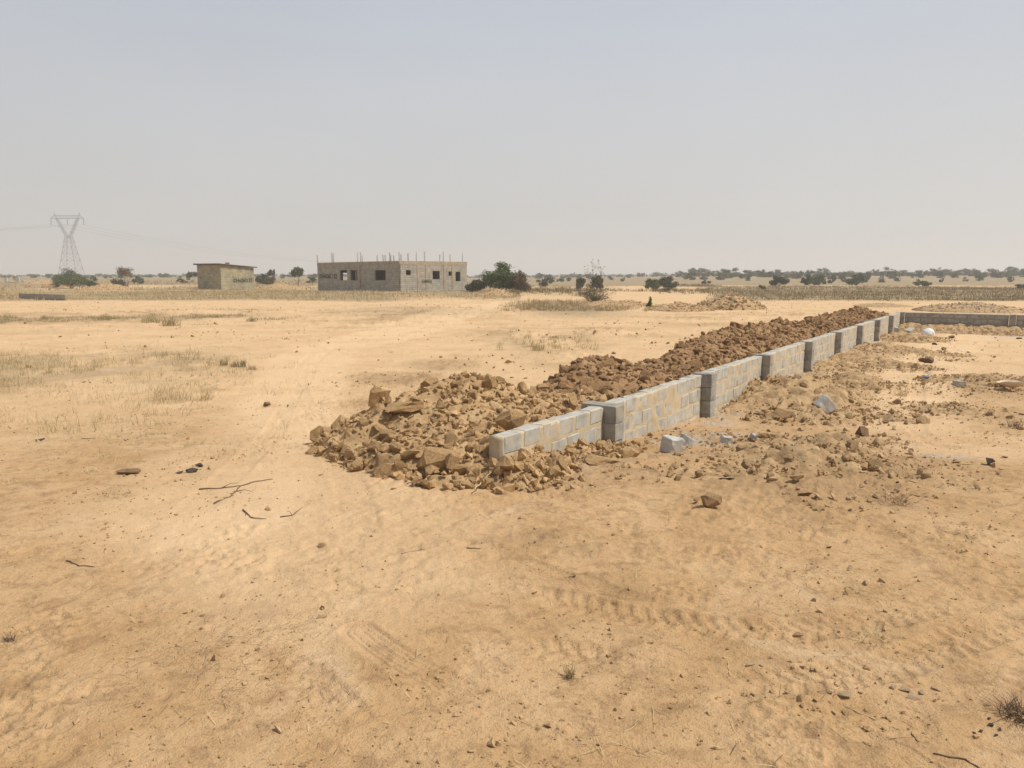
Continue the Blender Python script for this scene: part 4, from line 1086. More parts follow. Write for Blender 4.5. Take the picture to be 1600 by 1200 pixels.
# the two dark bark pieces and the log end on the left sand, and the pale curved slab at right
def bark_piece(px, py, w, h, label, mk='twig', curl=.3, rz=0, name='bark_piece'):
    g = gp(px, py); k = g[1] / F; L = w * k; W = h * k * 3.0
    n, m_n = 10, 6; V_, F_ = [], []
    for side in (0, 1):
        for i in range(n + 1):
            t = i / n * 2 - 1
            for j in range(m_n + 1):
                u = (j / m_n * 2 - 1) * math.sqrt(max(.02, 1 - abs(t) ** 3))
                V_.append((t * L / 2, u * W / 2, curl * W * (u * u * .5 + t * t * .35) + side * .012 + random.uniform(-.002, .002)))
    st = (n + 1) * (m_n + 1); g_ = lambda i, j, s: s * st + i * (m_n + 1) + j
    for i in range(n):
        for j in range(m_n):
            F_.append((g_(i, j, 1), g_(i + 1, j, 1), g_(i + 1, j + 1, 1), g_(i, j + 1, 1)))
            F_.append((g_(i, j, 0), g_(i, j + 1, 0), g_(i + 1, j + 1, 0), g_(i + 1, j, 0)))
    for i in range(n):
        F_.append((g_(i, 0, 0), g_(i + 1, 0, 0), g_(i + 1, 0, 1), g_(i, 0, 1))); F_.append((g_(i, m_n, 0), g_(i, m_n, 1), g_(i + 1, m_n, 1), g_(i + 1, m_n, 0)))
    for j in range(m_n):
        F_.append((g_(0, j, 0), g_(0, j, 1), g_(0, j + 1, 1), g_(0, j + 1, 0))); F_.append((g_(n, j, 0), g_(n, j + 1, 0), g_(n, j + 1, 1), g_(n, j, 1)))
    me = bpy.data.meshes.new(name); me.from_pydata(V_, [], F_); me.materials.append(M[mk]); me.update()
    return tag(link(name, me, None, (g[0], g[1], gz(*g) + .008), (0, 0, rz)), label, 'bark')
bark_piece(202, 743, 36, 8, 'flat dark oval piece of bark on the left sand', 'brown_rock', .15, .1)
bark_piece(1580, 612, 36, 8, 'pale curved slab of bark at the right edge of the plot', 'cardboard', .8, -.3)
bark_piece(1565, 607, 16, 5, 'short pale strip left of the curved slab', 'cardboard', .4, .3)
lump(66, 690, 14, 7, 'dark_rock', 'short dark log end on the left sand, right half', 'wood', 'log_piece', 5, dep=.6)
lump(57, 692, 9, 5, 'brown_rock', 'small brown chip touching the short log end', 'wood', 'wood_chip', 6)
stick([(128, 691), (140, 691), (150, 690)], .008, 'short dark twig right of the log end')

# mounds far off
def dirt_mound(px, py, w, h, mk, rk, label, lumps, seed, Y=None, name='dirt_mound'):
    Y = Y or gp(px, py)[1]; X = XatY(px, py, Y); kx = Y / F
    Wd, Hd = w * kx / 2, h * kx; rgm = np.random.default_rng(seed)
    root = empty(name, (X, Y, gz(X, Y)), label, 'mound')
    n = 56; xs = np.linspace(-1.15, 1.15, n * 2); ys = np.linspace(-1.15, 1.15, n); XX, YY = np.meshgrid(xs, ys)
    r = np.hypot(XX, YY)
    def prof(XX, YY):
        r = np.hypot(XX, YY)
        return np.clip(1 - r, 0, 1) ** .8 * (1 + .5 * fbm(XX * 3 + seed, YY * 3, 1.3, 3, seed)) + .10 * clod(XX * Wd, YY * Wd, .5, seed) * (r < .95)
    ZZ = np.where(r < 1, Hd * prof(XX, YY), -.15)
    dep = min(Wd, 3.5)
    V_ = np.stack([XX * Wd, YY * dep, ZZ], -1).reshape(-1, 3); i = np.arange(2 * n * n).reshape(n, 2 * n)
    q = np.stack([i[:-1, :-1], i[:-1, 1:], i[1:, 1:], i[1:, :-1]], -1).reshape(-1, 4)
    link('soil_core', mesh_np('soil_core', V_, q, M[mk], True), root)
    if lumps:
        a = rgm.uniform(-1, 1, lumps); b_ = rgm.uniform(-1, 1, lumps); k = np.hypot(a, b_) < 1; a, b_ = a[k], b_[k]
        P = np.stack([a * Wd, b_ * dep, Hd * prof(a, b_)], 1)
        tag(link('loose_lumps', scatter_mesh('loose_lumps', P, rgm.uniform(.05, .22, len(a)) * min(1.2, Hd), M[rk], rgm), root), kind='stuff')
    return root
dirt_mound(1140, 482, 110, 22, 'mound_soil', 'mound_rock', 'rounded sandy mound on the open ground beyond the earth ridge', 350, 3)
dirt_mound(1060, 484, 110, 12, 'mound_soil', 'mound_rock', 'low lumpy earth bank left of the rounded sandy mound', 700, 4)
dirt_mound(960, 478, 120, 10, 'mound_soil', 'mound_rock', 'low earth bank right behind the foot of the bare bush', 500, 14)
dirt_mound(1520, 486, 170, 13, 'mound_soil', 'pale_rock', 'long pale rubble bank behind the far wall', 900, 5)
dirt_mound(1380, 478, 90, 5, 'mound_soil', 'pale_rock', 'thin pale sand bank left of the grey rubble bank', 200, 15)
dirt_mound(170, 452, 74, 9, 'mound_soil', 'mound_rock', 'pinkish earth mound below the sparse acacia', 300, 6)
dirt_mound(90, 449, 44, 9, 'mound_soil', 'mound_rock', 'small earth mound in front of the dark bush by the pylon', 200, 7)
dirt_mound(775, 462, 70, 8, 'mound_soil', 'mound_rock', 'low earth bank in front of the large leafy bush', 300, 8)
dirt_mound(60, 446, 70, 7, 'mound_soil', 'pale_rock', 'grassy pale mound at the far left beside the ruined posts', 300, 9)
dirt_mound(440, 449, 90, 8, 'mound_soil', 'mound_rock', 'low brown bank between the hut and the unfinished house', 200, 10, Y=118)

# ------------------------------------------------------------ bushes and trees
def leaf_cloud(rg_, blobs, n, ls):
    """leaf quads through ellipsoid clumps: blobs (x,y,z,rx,ry,rz)"""
    vol = np.array([b[3] * b[4] * b[5] for b in blobs]) ** .8; pr = vol / vol.sum()
    w = rg_.choice(len(blobs), n, p=pr); B = np.array(blobs)[w]
    d = rg_.normal(size=(n, 3)); d /= np.linalg.norm(d, axis=1)[:, None]
    d *= (rg_.random((n, 1)) ** .45) * rg_.uniform(.75, 1.12, (n, 1))
    P = B[:, :3] + d * B[:, 3:6]
    u = rg_.normal(size=(n, 3)); u /= np.linalg.norm(u, axis=1)[:, None]
    v = np.cross(u, rg_.normal(size=(n, 3))); v /= np.linalg.norm(v, axis=1)[:, None]
    s = (ls * rg_.uniform(.6, 1.4, n))[:, None]
    V_ = np.stack([P - u * s, P + v * s * .55, P + u * s, P - v * s * .55], 1).reshape(-1, 3)
    o = np.arange(n) * 4
    return V_, np.stack([o, o + 1, o + 2, o + 3], 1)

def branches(rg_, mb, base, h, w, n, r0, lean=.6, depth=2, twig=5):
    tips = []
    for i in range(n):
        a = rg_.uniform(0, 2 * math.pi); ln = rg_.uniform(.1, lean)
        p = Vector(base) + Vector((rg_.uniform(-1, 1), rg_.uniform(-1, 1), 0)) * w * .06
        q = p; dirv = Vector((math.cos(a) * ln * w, math.sin(a) * ln * w, h * rg_.uniform(.55, 1)))
        pts = [p]
        for k in range(1, 5):
            q = p + dirv * (k / 4) + Vector((rg_.normal(), rg_.normal(), 0)) * w * .03 * k / 2; pts.append(q)
        mb.tube(pts, [r0, r0 * .8, r0 * .6, r0 * .4, r0 * .22], 4, False)
        if depth > 1:
            for t in range(twig):
                k = int(rg_.integers(1, 5)); s = pts[k]
                e_ = s + Vector((rg_.normal() * w * .16, rg_.normal() * w * .16, rg_.uniform(.02, .22) * h)); m2 = s.lerp(e_, .5) + Vector((rg_.normal(), rg_.normal(), 0)) * w * .02
                mb.tube([s, m2, e_], [r0 * .4, r0 * .28, r0 * .14], 3, False); tips.append(e_)
        tips.append(pts[-1])
    return tips

def bush_meshes(seed, w, h, blobn, nleaf, ls, leafm, flat=0, trunk_h=.25, stems=4, r0=.05):
    rg_ = np.random.default_rng(seed); blobs = []
    for i in range(blobn):
        a = rg_.uniform(0, 2 * math.pi); rr_ = math.sqrt(rg_.random()) * .36
        zz = rg_.uniform(.15 if not flat else .62, .82)
        q_ = 1 if blobn < 20 else .7; rz_ = rg_.uniform(.13, .24) * q_; rx = rg_.uniform(.12, .24) * q_
        zz *= 1 - .5 * (rr_ / .4) ** 2 * (0 if flat else 1)
        blobs.append((math.cos(a) * rr_ * w, math.sin(a) * rr_ * w, max(zz, trunk_h + .1) * h, rx * w, rx * w, rz_ * h))
    v, f = leaf_cloud(rg_, blobs, nleaf, ls)
    v[:, 2] = np.clip(v[:, 2], .02, None)
    crown = mesh_np('crown', v, f, leafm)
    mb = MB(); branches(rg_, mb, (0, 0, -.1), h * .66, w, stems, r0, .35, 2, 3)
    return crown, mb.mesh('trunk', M['bark'])

def bush(px0, px1, py0, py1, Y, label, seed, blobn=14, nleaf=3500, leafm='leaf', ls=None, name='bush', flat=0, trunk_h=.1, stems=4, cat='bush', r0=None):
    k = Y / F; w = (px1 - px0) * k; X = XatY((px0 + px1) / 2, py1, Y); zg = gz(X, Y); h = (zat(py0, Y) - zg) * 1.08
    crown, trunk = bush_meshes(seed, w, h, blobn, nleaf, ls or max(.06, .9 * k), M[leafm], flat, trunk_h, stems, r0 or max(.03, .02 * h))
    root = empty(name, (X, Y, zg), label, cat)
    link('crown', crown, root); link('trunk', trunk, root); return root

bush(750, 815, 404, 457, 92, 'large leafy dark green bush tree right of the unfinished house', 31, 60, 9000, 'leaf_green', .11, 'leafy_tree', cat='tree', stems=7)
bush(728, 760, 428, 456, 91, 'small dark shrub between the house and the large leafy bush', 32, 12, 3500, 'leaf_dark', .10)
bush(795, 838, 424, 458, 90, 'brown half bare shrub on the right side of the large leafy bush', 33, 16, 6000, 'leaf_dry', .08, stems=14)
bush(800, 825, 418, 450, 93, 'thin green upper branches beside the large leafy bush', 34, 8, 1500, 'leaf', .09, stems=6)
bush(895, 916, 432, 453, 108, 'dark low bush seen left of the bare bush', 35, 10, 2600, 'leaf_dark')
bush(922, 944, 426, 453, 110, 'dark round bush seen behind the bare bush', 36, 12, 3600, 'leaf_dark')
bush(1007, 1034, 430, 454, 108, 'green bush, left one of a touching pair beyond the sandy mound', 37, 12, 3600, 'leaf')
bush(1026, 1062, 427, 453, 110, 'wide rounded dark bush, right one of a touching pair', 38, 16, 5000, 'leaf_dark')
bush(1018, 1058, 444, 461, 92, 'leafless grey brown shrub in front of the touching pair of bushes', 39, 6, 700, 'leaf_dry', .06, stems=22)
bush(1198, 1232, 427, 450, 135, 'dark broad bush above the brown field, right of the sandy mound', 40, 14, 3600, 'leaf_dark')
bush(1184, 1196, 443, 453, 115, 'small round bush in the brown field', 41, 6, 900, 'leaf_dark')
bush(1252, 1270, 427, 447, 150, 'upright dark bush, first of three along the field edge', 42, 10, 2400, 'leaf_dark')
bush(1264, 1292, 428, 447, 155, 'greener bush, second of three along the field edge', 43, 12, 2600, 'leaf')
bush(1322, 1352, 425, 447, 150, 'darkest big bush standing out on the field edge', 44, 14, 4000, 'leaf_dark')
bush(1425, 1455, 437, 448, 140, 'low spreading bush on the sandy slope at right', 45, 10, 1800, 'leaf')
bush(1585, 1615, 440, 453, 115, 'dark bush cut by the right edge of the picture', 46, 10, 2000, 'leaf_dark')
bush(80, 142, 419, 450, 128, 'dense dark bush at the foot of the pylon', 47, 16, 5000, 'leaf')
bush(80, 100, 419, 448, 130, 'spindly branches with a few leaves left of the dense bush', 48, 5, 420, 'leaf', stems=6)
bush(126, 154, 428, 447, 135, 'smaller bush right of the dense bush by the pylon', 49, 10, 2200, 'leaf')
bush(174, 214, 417, 447, 132, 'sparse grey branched acacia on the left horizon', 50, 16, 1300, 'leaf_dry', .10, 'acacia_tree', 1, .3, 12, 'tree')
bush(172, 196, 430, 447, 136, 'low dark bush under the left side of the acacia', 51, 8, 1800, 'leaf_dark')
bush(207, 227, 428, 444, 160, 'dark dome bush right of the acacia', 52, 10, 1600, 'leaf_dark')
bush(398, 424, 425, 443, 160, 'dark dome bush right of the small hut', 53, 14, 3600, 'leaf_dark', cat='bush')
bush(412, 434, 430, 444, 158, 'brownish bush on the right flank of the dome bush', 54, 10, 1800, 'leaf_dry')
bush(418, 432, 421, 443, 165, 'small round topped tree above the dome bush', 55, 6, 900, 'leaf', None, 'small_tree', 1, .55, 2, 'tree')
bush(455, 476, 419, 445, 150, 'small green tree with a bare trunk left of the unfinished house', 56, 9, 1900, 'leaf', .16, 'small_tree', 1, .45, 3, 'tree')
bush(290, 312, 426, 446, 170, 'dark flat topped tree behind the small hut', 57, 8, 1500, 'leaf_dark', None, 'small_tree', 1, .4, 3, 'tree')
bush(276, 296, 434, 446, 165, 'low brown bush left of the small hut', 58, 8, 1000, 'leaf_dry')
bush(478, 498, 434, 446, 175, 'low grey green bush between the small tree and the house', 59, 8, 1200, 'leaf')
bush(836, 866, 431, 449, 145, 'low dark bush right of the brown shrub', 60, 10, 1500, 'leaf_dark')
bush(1095, 1110, 436, 447, 165, 'small bush on the sand left of the field', 61, 6, 800, 'leaf_dark')

# green sapling
g = gp(1015, 482); root = empty('sapling', (g[0], g[1], gz(*g)), 'bright green sapling growing before the low earth bank', 'sapling')
rg_ = np.random.default_rng(77); k = g[1] / F; hh = 20 * k
v, f = leaf_cloud(rg_, [(0, 0, hh * .35, hh * .2, hh * .2, hh * .3), (.03, 0, hh * .7, hh * .12, hh * .12, hh * .25), (-.08, 0, hh * .25, hh * .25, hh * .2, hh * .15)], 420, .055)
link('leaves', mesh_np('leaves', v, f, M['leaf_fresh']), root)
mb = MB(); mb.tube([(0, 0, -.05), (.01, 0, hh * .5), (0, .01, hh)], [.02, .014, .006], 5); link('stem', mb.mesh('stem', M['bark']), root)

# the bare bush
g = gp(930, 476); rg_ = np.random.default_rng(78); k = g[1] / F
root = empty('bare_bush', (g[0], g[1], gz(*g)), 'tall half bare thorny bush with grey twigs in the middle distance', 'bush')
mb = MB(); H_ = 63 * k
tips = branches(rg_, mb, (0, 0, -.1), H_ * .50, 58 * k, 30, .017, .6, 2, 8)
tips2 = branches(rg_, mb, (-.1, 0, 0), H_ * 1.0, 26 * k, 9, .018, .8, 2, 10)
link('branches', mb.mesh('branches', M['bark']), root)
tp = np.array([t[:] for t in tips]); tp2 = np.array([t[:] for t in tips2])
bl = [(*p, .09, .09, .07) for p in tp] ; v1, f1 = leaf_cloud(rg_, bl, 2600, .024)
bl2 = [(*p, .07, .07, .06) for p in tp2]; v2, f2 = leaf_cloud(rg_, bl2, 700, .026)
v3, f3 = leaf_cloud(rg_, [(-.75, -.1, .75, .6, .4, .22), (-.4, 0, .5, .6, .4, .3), (.4, 0, .45, .6, .4, .25), (-.5, 0, 1.3, .3, .3, .2)], 1100, .035)
link('leaves', mesh_np('leaves', np.vstack([v1, v2, v3]), np.vstack([f1, f2 + len(v1), f3 + len(v1) + len(v2)]), M['leaf_olive'] if 'leaf_olive' in M else M['leaf_dry']), root)

# countless bushes along the skyline: individuals share a few meshes
far_src = []
for i in range(7):
    rg_ = np.random.default_rng(300 + i); bl = []
    for j in range(22):
        a = rg_.uniform(0, 6.28); r_ = math.sqrt(rg_.random()) * .36
        bl.append((math.cos(a) * r_, math.sin(a) * r_ * .8, rg_.uniform(.04, .86) * (1 - .8 * r_), rg_.uniform(.09, .18), rg_.uniform(.09, .18), rg_.uniform(.10, .19)))
    v, f = leaf_cloud(rg_, bl, 1150, .040); v[:, 2] = np.clip(v[:, 2], 0, None)
    crown = mesh_np('crown', v, f, M['leaf_dark'] if i % 3 else M['leaf'])
    mb = MB(); branches(rg_, mb, (0, 0, -.05), .6, .8, 3, .018, .4, 1)
    far_src.append((crown, mb.mesh('trunk', M['bark'])))
rg_ = np.random.default_rng(400)
def far_row(x0, x1, n, ytop, ybase, Y0, Y1, w0, w1, label, group):
    for i in range(n):
        px = x0 + (x1 - x0) * (i + rg_.uniform(.1, .9)) / n; Y = rg_.uniform(Y0, Y1)
        X = XatY(px, 435, Y); zg = gz(X, Y); w = rg_.uniform(w0, w1) * Y / F
        h = max(1.2, zat(rg_.uniform(*ytop), Y) - zg)
        w *= .85; h = max(min(h * 1.15, w * 1.1), w * .6)
        root = empty('distant_bush', (X, Y, zg), label, 'bush', group, rg_.uniform(0, 6.28)); root.scale = (w, w, h)
        c, t = far_src[rg_.integers(0, 7)]
        link('crown', c, root); link('trunk', t, root)
far_row(840, 1000, 14, (430, 434), 438, 230, 420, 10, 22, 'distant dark bush on the skyline behind the bare bush', 'bushes on the central skyline')
far_row(1060, 1330, 36, (424, 430), 438, 240, 420, 16, 34, 'distant dark bush on the skyline above the sandy mound and brown field', 'bushes on the right centre skyline')
far_row(1330, 1620, 44, (421, 428), 436, 240, 400, 12, 32, 'distant dark bush on the skyline at the right', 'bushes on the right skyline')
far_row(1240, 1620, 12, (430, 436), 440, 170, 230, 10, 22, 'small dark bush on the sandy slope before the right skyline', 'bushes on the right slope')
far_row(-20, 300, 22, (431, 436), 440, 220, 380, 8, 20, 'distant low bush on the left skyline', 'bushes on the left skyline')
far_row(395, 500, 8, (434, 438), 440, 260, 400, 8, 18, 'distant low bush seen between the hut and the house', 'bushes between the buildings')
# the last, unbroken line of scrub
n = 1700; px = rg_.uniform(-150, 1750, n); Y = rg_.uniform(420, 900, n); X = (px - 800) / F * Y; Z = ground_z(X, Y)
hh = rg_.uniform(.7, 2.4, n) ** 1.2 * np.where(px > 830, 1.0, .8)
bl = [(X[i], Y[i], Z[i] + hh[i] * .5, hh[i] * 1.3, hh[i] * 1.3, hh[i] * .5) for i in range(n)]
v, f = leaf_cloud(rg_, bl, 42000, .55)
tag(link('distant_scrub', mesh_np('distant_scrub', v, f, M['leaf_dark'])), 'unbroken dark line of far scrub along the whole horizon', 'scrub', kind='stuff')

# ------------------------------------------------------------ the unfinished house
HX, HY = XatY(625, 458, 92), 92.0
LE = np.array((XatY(497, 452, 106), 106.0)); CO = np.array((HX, HY))
ld = LE - CO; LL = np.linalg.norm(ld); ld /= LL
rd = np.array([-ld[1] * -1, ld[0] * -1]) if False else np.array([ld[1], -ld[0]])
if rd[0] < 0: rd = -rd
RL = 10.4
zh = gz(*CO)
house = empty('unfinished_house', (HX, HY, zh), 'roofless looking single storey grey block house with rods sticking up from its flat top', 'house', rz=math.atan2(rd[1], rd[0]))
# local frame: +x along the right facade, +y along the left facade (away from the camera)
HT = 3.62
def wall_with_openings(name, length, axis, off, openings, parent, m, thick=.2, height=None, z0=-.4, flip=False):
    """axis 'x' or 'y'; a solid wall split round its openings (a, b, z0, z1)"""
    height = height or HT
    mb = MB(); cuts = sorted(openings); pos = 0.0
    def blockf(a, b, za, zb):
        if b - a < .01 or zb - za < .01: return
        if axis == 'x': mb.box(((a + b) / 2, off, (za + zb) / 2), (b - a, thick, zb - za))
        else: mb.box((off, (a + b) / 2, (za + zb) / 2), (thick, b - a, zb - za))
    for a, b, za, zb in cuts:
        blockf(pos, a, z0, height); blockf(a, b, z0, za); blockf(a, b, zb, height); pos = b
    blockf(pos, length, z0, height)
    return link(name, mb.mesh(name, m), parent)
# photograph column -> distance along a facade
def along(px, which):
    u = (px - 800) / F / (math.cos(PITCH) + (160 / F) * math.sin(PITCH))
    d = ld if which == 'l' else rd
    return (u * HY - HX) / (d[0] - u * d[1])
def zof(py, px, which):
    t = along(px, which); Y = HY + (ld if which == 'l' else rd)[1] * t
    return zat(py, Y) - zh
zx = lambda z: 480 + z / 6.154
zy = lambda z: 385 + z / 6.154
opL = []
for a, b in ((315, 385), (415, 487), (650, 755)):
    t0, t1 = sorted((along(zx(a), 'l'), along(zx(b), 'l')))
    opL.append((t0, t1, zof(zy(326), zx((a + b) / 2), 'l'), zof(zy(229), zx((a + b) / 2), 'l')))
opR = []
for a, b, ya, yb in ((952, 1000, 228, 275), (1207, 1277, 236, 315), (1360, 1390, 241, 283), (1427, 1475, 243, 335)):
    t0, t1 = sorted((along(zx(a), 'r'), along(zx(b), 'r')))
    opR.append((t0, t1, zof(zy(yb), zx((a + b) / 2), 'r'), zof(zy(ya), zx((a + b) / 2), 'r')))
BEAM = .42
wall_with_openings('left_wall', LL, 'y', .1, opL, house, M['masonry'], height=HT - BEAM).name = 'facade_wall'
wall_with_openings('right_wall', RL, 'x', .1, opR, house, M['masonry'], height=HT - BEAM).name = 'facade_wall'
mb = MB()
for c, dd in (((RL / 2 + .01, .1, HT - BEAM / 2), (RL + .04, .24, BEAM)), ((.1, LL / 2 + .12, HT - BEAM / 2), (.24, LL - .22, BEAM)),
              ((RL / 2 + .12, LL - .1, HT - BEAM / 2), (RL - .26, .24, BEAM)), ((RL - .1, LL / 2 + .0, HT - BEAM / 2 - .001), (.24, LL - .46, BEAM))): mb.box(c, dd)
link('ring_beam', mb.mesh('ring_beam', M['slab']), house)
mb = MB(); mb.box((RL / 2, LL / 2, HT - .12), (RL - .5, LL - .5, .15)); link('roof_slab', mb.mesh('roof_slab', M['slab']), house)
# the doorway at the back that lets the sky be seen through the first window
ow = (along(zx(374), 'l')); pw = CO + ld * ow; ray = np.array([zx(374) - 800, 0]); uu = (zx(374) - 800) / F / math.cos(PITCH)
den = -(rd[0] * (-ld[1]) - rd[1] * (-ld[0]))
# meet the inside of the back wall (local y = LL) or the far side wall (local x = RL)
dirw = np.array([uu, 1.0]); dirl = np.array([dirw @ rd, dirw @ ld]); pl = np.array([0.0, ow])
tx = (RL - pl[0]) / dirl[0] if dirl[0] > 1e-6 else 1e9; ty = (LL - pl[1]) / dirl[1] if dirl[1] > 1e-6 else 1e9
hitx = pl + dirl * min(tx, ty)
bo = []; so = []
if ty < tx: bo = [(max(.3, hitx[0] - .55), hitx[0] + .55, .2, 2.25)]
else: so = [(hitx[1] - .6, hitx[1] + .6, .2, 2.25)]
wall_with_openings('back_wall', RL - .45, 'x', LL - .1, [(a - .22, b - .22, c, d) for a, b, c, d in bo] or [(2, 3.2, 1, 2.2)], house, M['masonry'], height=HT - BEAM).location.x = .22
wall_with_openings('side_wall', LL - .22, 'y', RL - .1, [(a - .22, b - .22, c, d) for a, b, c, d in so] or [(12, 13.2, 1, 2.2)], house, M['masonry'], height=HT - BEAM).location.y = .22
for o in list(house.children):
    if o.name.startswith(('back_wall', 'side_wall')): pass
# a partition so that the other rooms are dark
mb = MB(); mb.box((RL / 2, opL[1][0] * 0 + along(zx(402), 'l') - 1.2, 1.4), (RL - .6, .15, 3.3))
part_y = along(zx(402), 'l') - 1.2
link('partition_wall', mb.mesh('partition_wall', M['masonry']), house)
def column(x, y, w=.3):
    mb = MB(); mb.box((0, 0, (HT - BEAM - .4) / 2 - .002), (w, w, HT - BEAM + .396)); link('column', mb.mesh('column', M['slab']), house, (x, y, 0))
for z_ in (240, 503): column(.12, along(zx(z_), 'l'), .30 if z_ == 240 else .5)
for z_ in (1068, 1150, 1322, 1402): column(along(zx(z_), 'r'), .12, .34)
# starter bars above the columns
for z_ in (98, 237, 250, 400, 480, 510, 543, 600, 620, 672, 702, 770, 790):
    t = along(zx(z_), 'l'); inner = z_ in (400, 543, 600, 620, 672, 702, 770)
    mb = MB(); hgt = .95 if inner else 1.35
    for dx, dy in ((-.05, -.05), (.05, .05), (.05, -.05)): mb.tube([(dx, dy, -.2), (dx + random.uniform(-.05, .05), dy, hgt * random.uniform(.7, 1))], .015, 5)
    link('rebar', mb.mesh('rebar', M['rebar']), house, (.12 if not inner else 2.2, t + (0 if not inner else .2), HT - .02))
for z_ in (885, 982, 1060, 1140, 1285, 1318, 1385, 1503):
    t = max(.12, min(RL - .1, along(zx(z_), 'r'))); mb = MB(); hgt = 1.3 if z_ in (885, 1060, 1140, 1318, 1503) else 1.0
    for dx, dy in ((-.05, -.05), (.05, .05), (-.05, .05)): mb.tube([(dx, dy, -.2), (dx + random.uniform(-.05, .05), dy, hgt * random.uniform(.7, 1))], .015, 5)
    link('rebar', mb.mesh('rebar', M['rebar']), house, (t, .12, HT - .02))
def lettering(s, parent, x, y, z, rot, size, name='painted_number', squash=1, fill=.012):
    cu = bpy.data.curves.new(name, 'FONT'); cu.body = s; cu.size = size; cu.extrude = .003; cu.offset = fill; cu.shear = .12; cu.space_character = 1.0
    cu.materials.append(M['paint']); t_ = link(name, cu); me = bpy.data.meshes.new_from_object(t_); bpy.data.objects.remove(t_); me.materials.clear(); me.materials.append(M['paint'])
    o = link(name, me, parent, (x, y, z), rot); o.scale = (squash, 1, 1); return o
tA, tB = along(499.5, 'l'), along(529.6, 'l')
lettering('0546060132', house, -.012, tA, 1.52, (math.pi / 2, 0, -math.pi / 2), .85, squash=abs(tA - tB) / 4.7, fill=.016)
tA, tB = along(658.7, 'r'), along(676, 'r')
lettering('0546060132', house, tA, -.062, 1.05, (math.pi / 2, 0, 0), .5, squash=abs(tB - tA) / 2.78, fill=.006)
# rubble along its foot
rgm = np.random.default_rng(91); n_ = 260
P = np.stack([rgm.uniform(0, RL, n_), rgm.uniform(-1.6, -.3, n_), rgm.uniform(-.05, .1, n_)], 1)
o = link('foot_rubble', scatter_mesh('foot_rubble', P, rgm.uniform(.04, .14, n_), M['grey_rock'], rgm), None, house.location); o.rotation_euler = house.rotation_euler
tag(o, 'pale stones scattered along the foot of the unfinished house', 'stones', kind='stuff')

# ------------------------------------------------------------ the small hut
HY2 = 108.0; HX2 = XatY(346, 452, HY2); zh2 = gz(HX2, HY2)
l2 = np.array((XatY(309.5, 451, 110.4), 110.4)) - np.array((HX2, HY2)); L2 = np.linalg.norm(l2); l2 /= L2
r2 = np.array([l2[1], -l2[0]]);  r2 = r2 if r2[1] > 0 else -r2
RL2 = 5.9
hut = empty('block_hut', (HX2, HY2, zh2), 'small windowless block hut with thin sloping roof and black painted number on its side', 'hut', rz=math.atan2(r2[1], r2[0]))
T0 = zat(413.5, HY2) - zh2
T1 = T0 - .38
mb = MB()
def sloped_box(mb, x0, x1, y0, y1, zb, ta, tb):
    b = len(mb.v); sl = lambda x: ta + (tb - ta) * x / RL2
    for x, y in ((x0, y0), (x1, y0), (x1, y1), (x0, y1)): mb.v.append((x, y, zb if not callable(zb) else zb(x)))
    for x, y in ((x0, y0), (x1, y0), (x1, y1), (x0, y1)): mb.v.append((x, y, sl(x)))
    for q in ((3, 2, 1, 0), (4, 5, 6, 7), (0, 1, 5, 4), (1, 2, 6, 5), (2, 3, 7, 6), (3, 0, 4, 7)): mb.f.append([b + i for i in q])
for i, (x0, x1, y0, y1) in enumerate(((0, RL2, 0, .2), (0, .2, .2, L2 - .2), (0, RL2, L2 - .2, L2), (RL2 - .2, RL2, .2, L2 - .2))):
    mbw = MB(); sloped_box(mbw, x0, x1, y0, y1, -.4, T0, T1); link('wall', mbw.mesh('wall', M['masonry_small']), hut)
sl = (T1 - T0) / RL2
mb = MB(); sloped_box(mb, -.35, RL2 + .5, -.32, L2 + .3, lambda x: T0 + sl * x + .125, T0 + .165, T1 + .165); link('roof_sheet', mb.mesh('roof_sheet', M['roof']), hut)
mb = MB()
for y_ in (-.24, L2 * .33, L2 * .66, L2 + .2): sloped_box(mb, -.3, RL2 + .42, y_ - .04, y_ + .04, lambda x: T0 + sl * x + .004, T0 + .122, T1 + .122)
link('rafters', mb.mesh('rafters', M['timber']), hut)
mb = MB(); sloped_box(mb, -.35, -.31, -.32, L2 + .3, lambda x: T0 - .02, T0 + .12, T1 + .12); link('fascia_board', mb.mesh('fascia_board', M['timber']), hut)
o = link('stone', big(3, 'dark_rock'), None, (HX2 + r2[0] * 1.9 + l2[0] * .8, HY2 + r2[1] * 1.9 + l2[1] * .8, zh2 + T0 + sl * 1.9 + .165 + .15), (0, 0, .4), (.34, .25, .2)); tag(o, 'dark stone weighing down the roof of the small hut', 'stone')
lettering('0546060132', hut, RL2 * .36, -.012, zat(441.5, HY2) - zh2, (math.pi / 2, 0, 0), .80, squash=(RL2 * .62) / 4.35, fill=.016)

# low foundation at the far left, in the grass
F0 = gp(31, 466); F1 = gp(103, 468.6)
mortL = []
fnd = empty('foundation_wall', (0, 0, 0), 'low shaded foundation of grey blocks in the dry grass at far left', 'foundation')
dF = (F1 - F0); LF = np.linalg.norm(dF); dF /= LF
zf = gz(*F0)
for c in range(2):
    nb_ = int(LF / .46)
    for i in range(nb_ - (0 if c == 0 else 0)):
        p = F0 + dF * ((i + .5 + (.5 if c else 0) * (i < nb_ - 1)) * .46)
        link('block', fblk[i % 5], fnd, (p[0], p[1], zf + .38 - c * .19), (0, 0, math.atan2(dF[1], dF[0]) + random.uniform(-.01, .01)))
mb = MB(); mb.box(((F0[0] + F1[0]) / 2, (F0[1] + F1[1]) / 2, zf + .12), (LF, .12, .66), Matrix.Rotation(math.atan2(dF[1], dF[0]), 3, 'Z')); link('mortar', mb.mesh('mortar', M['mortar_far']), fnd)

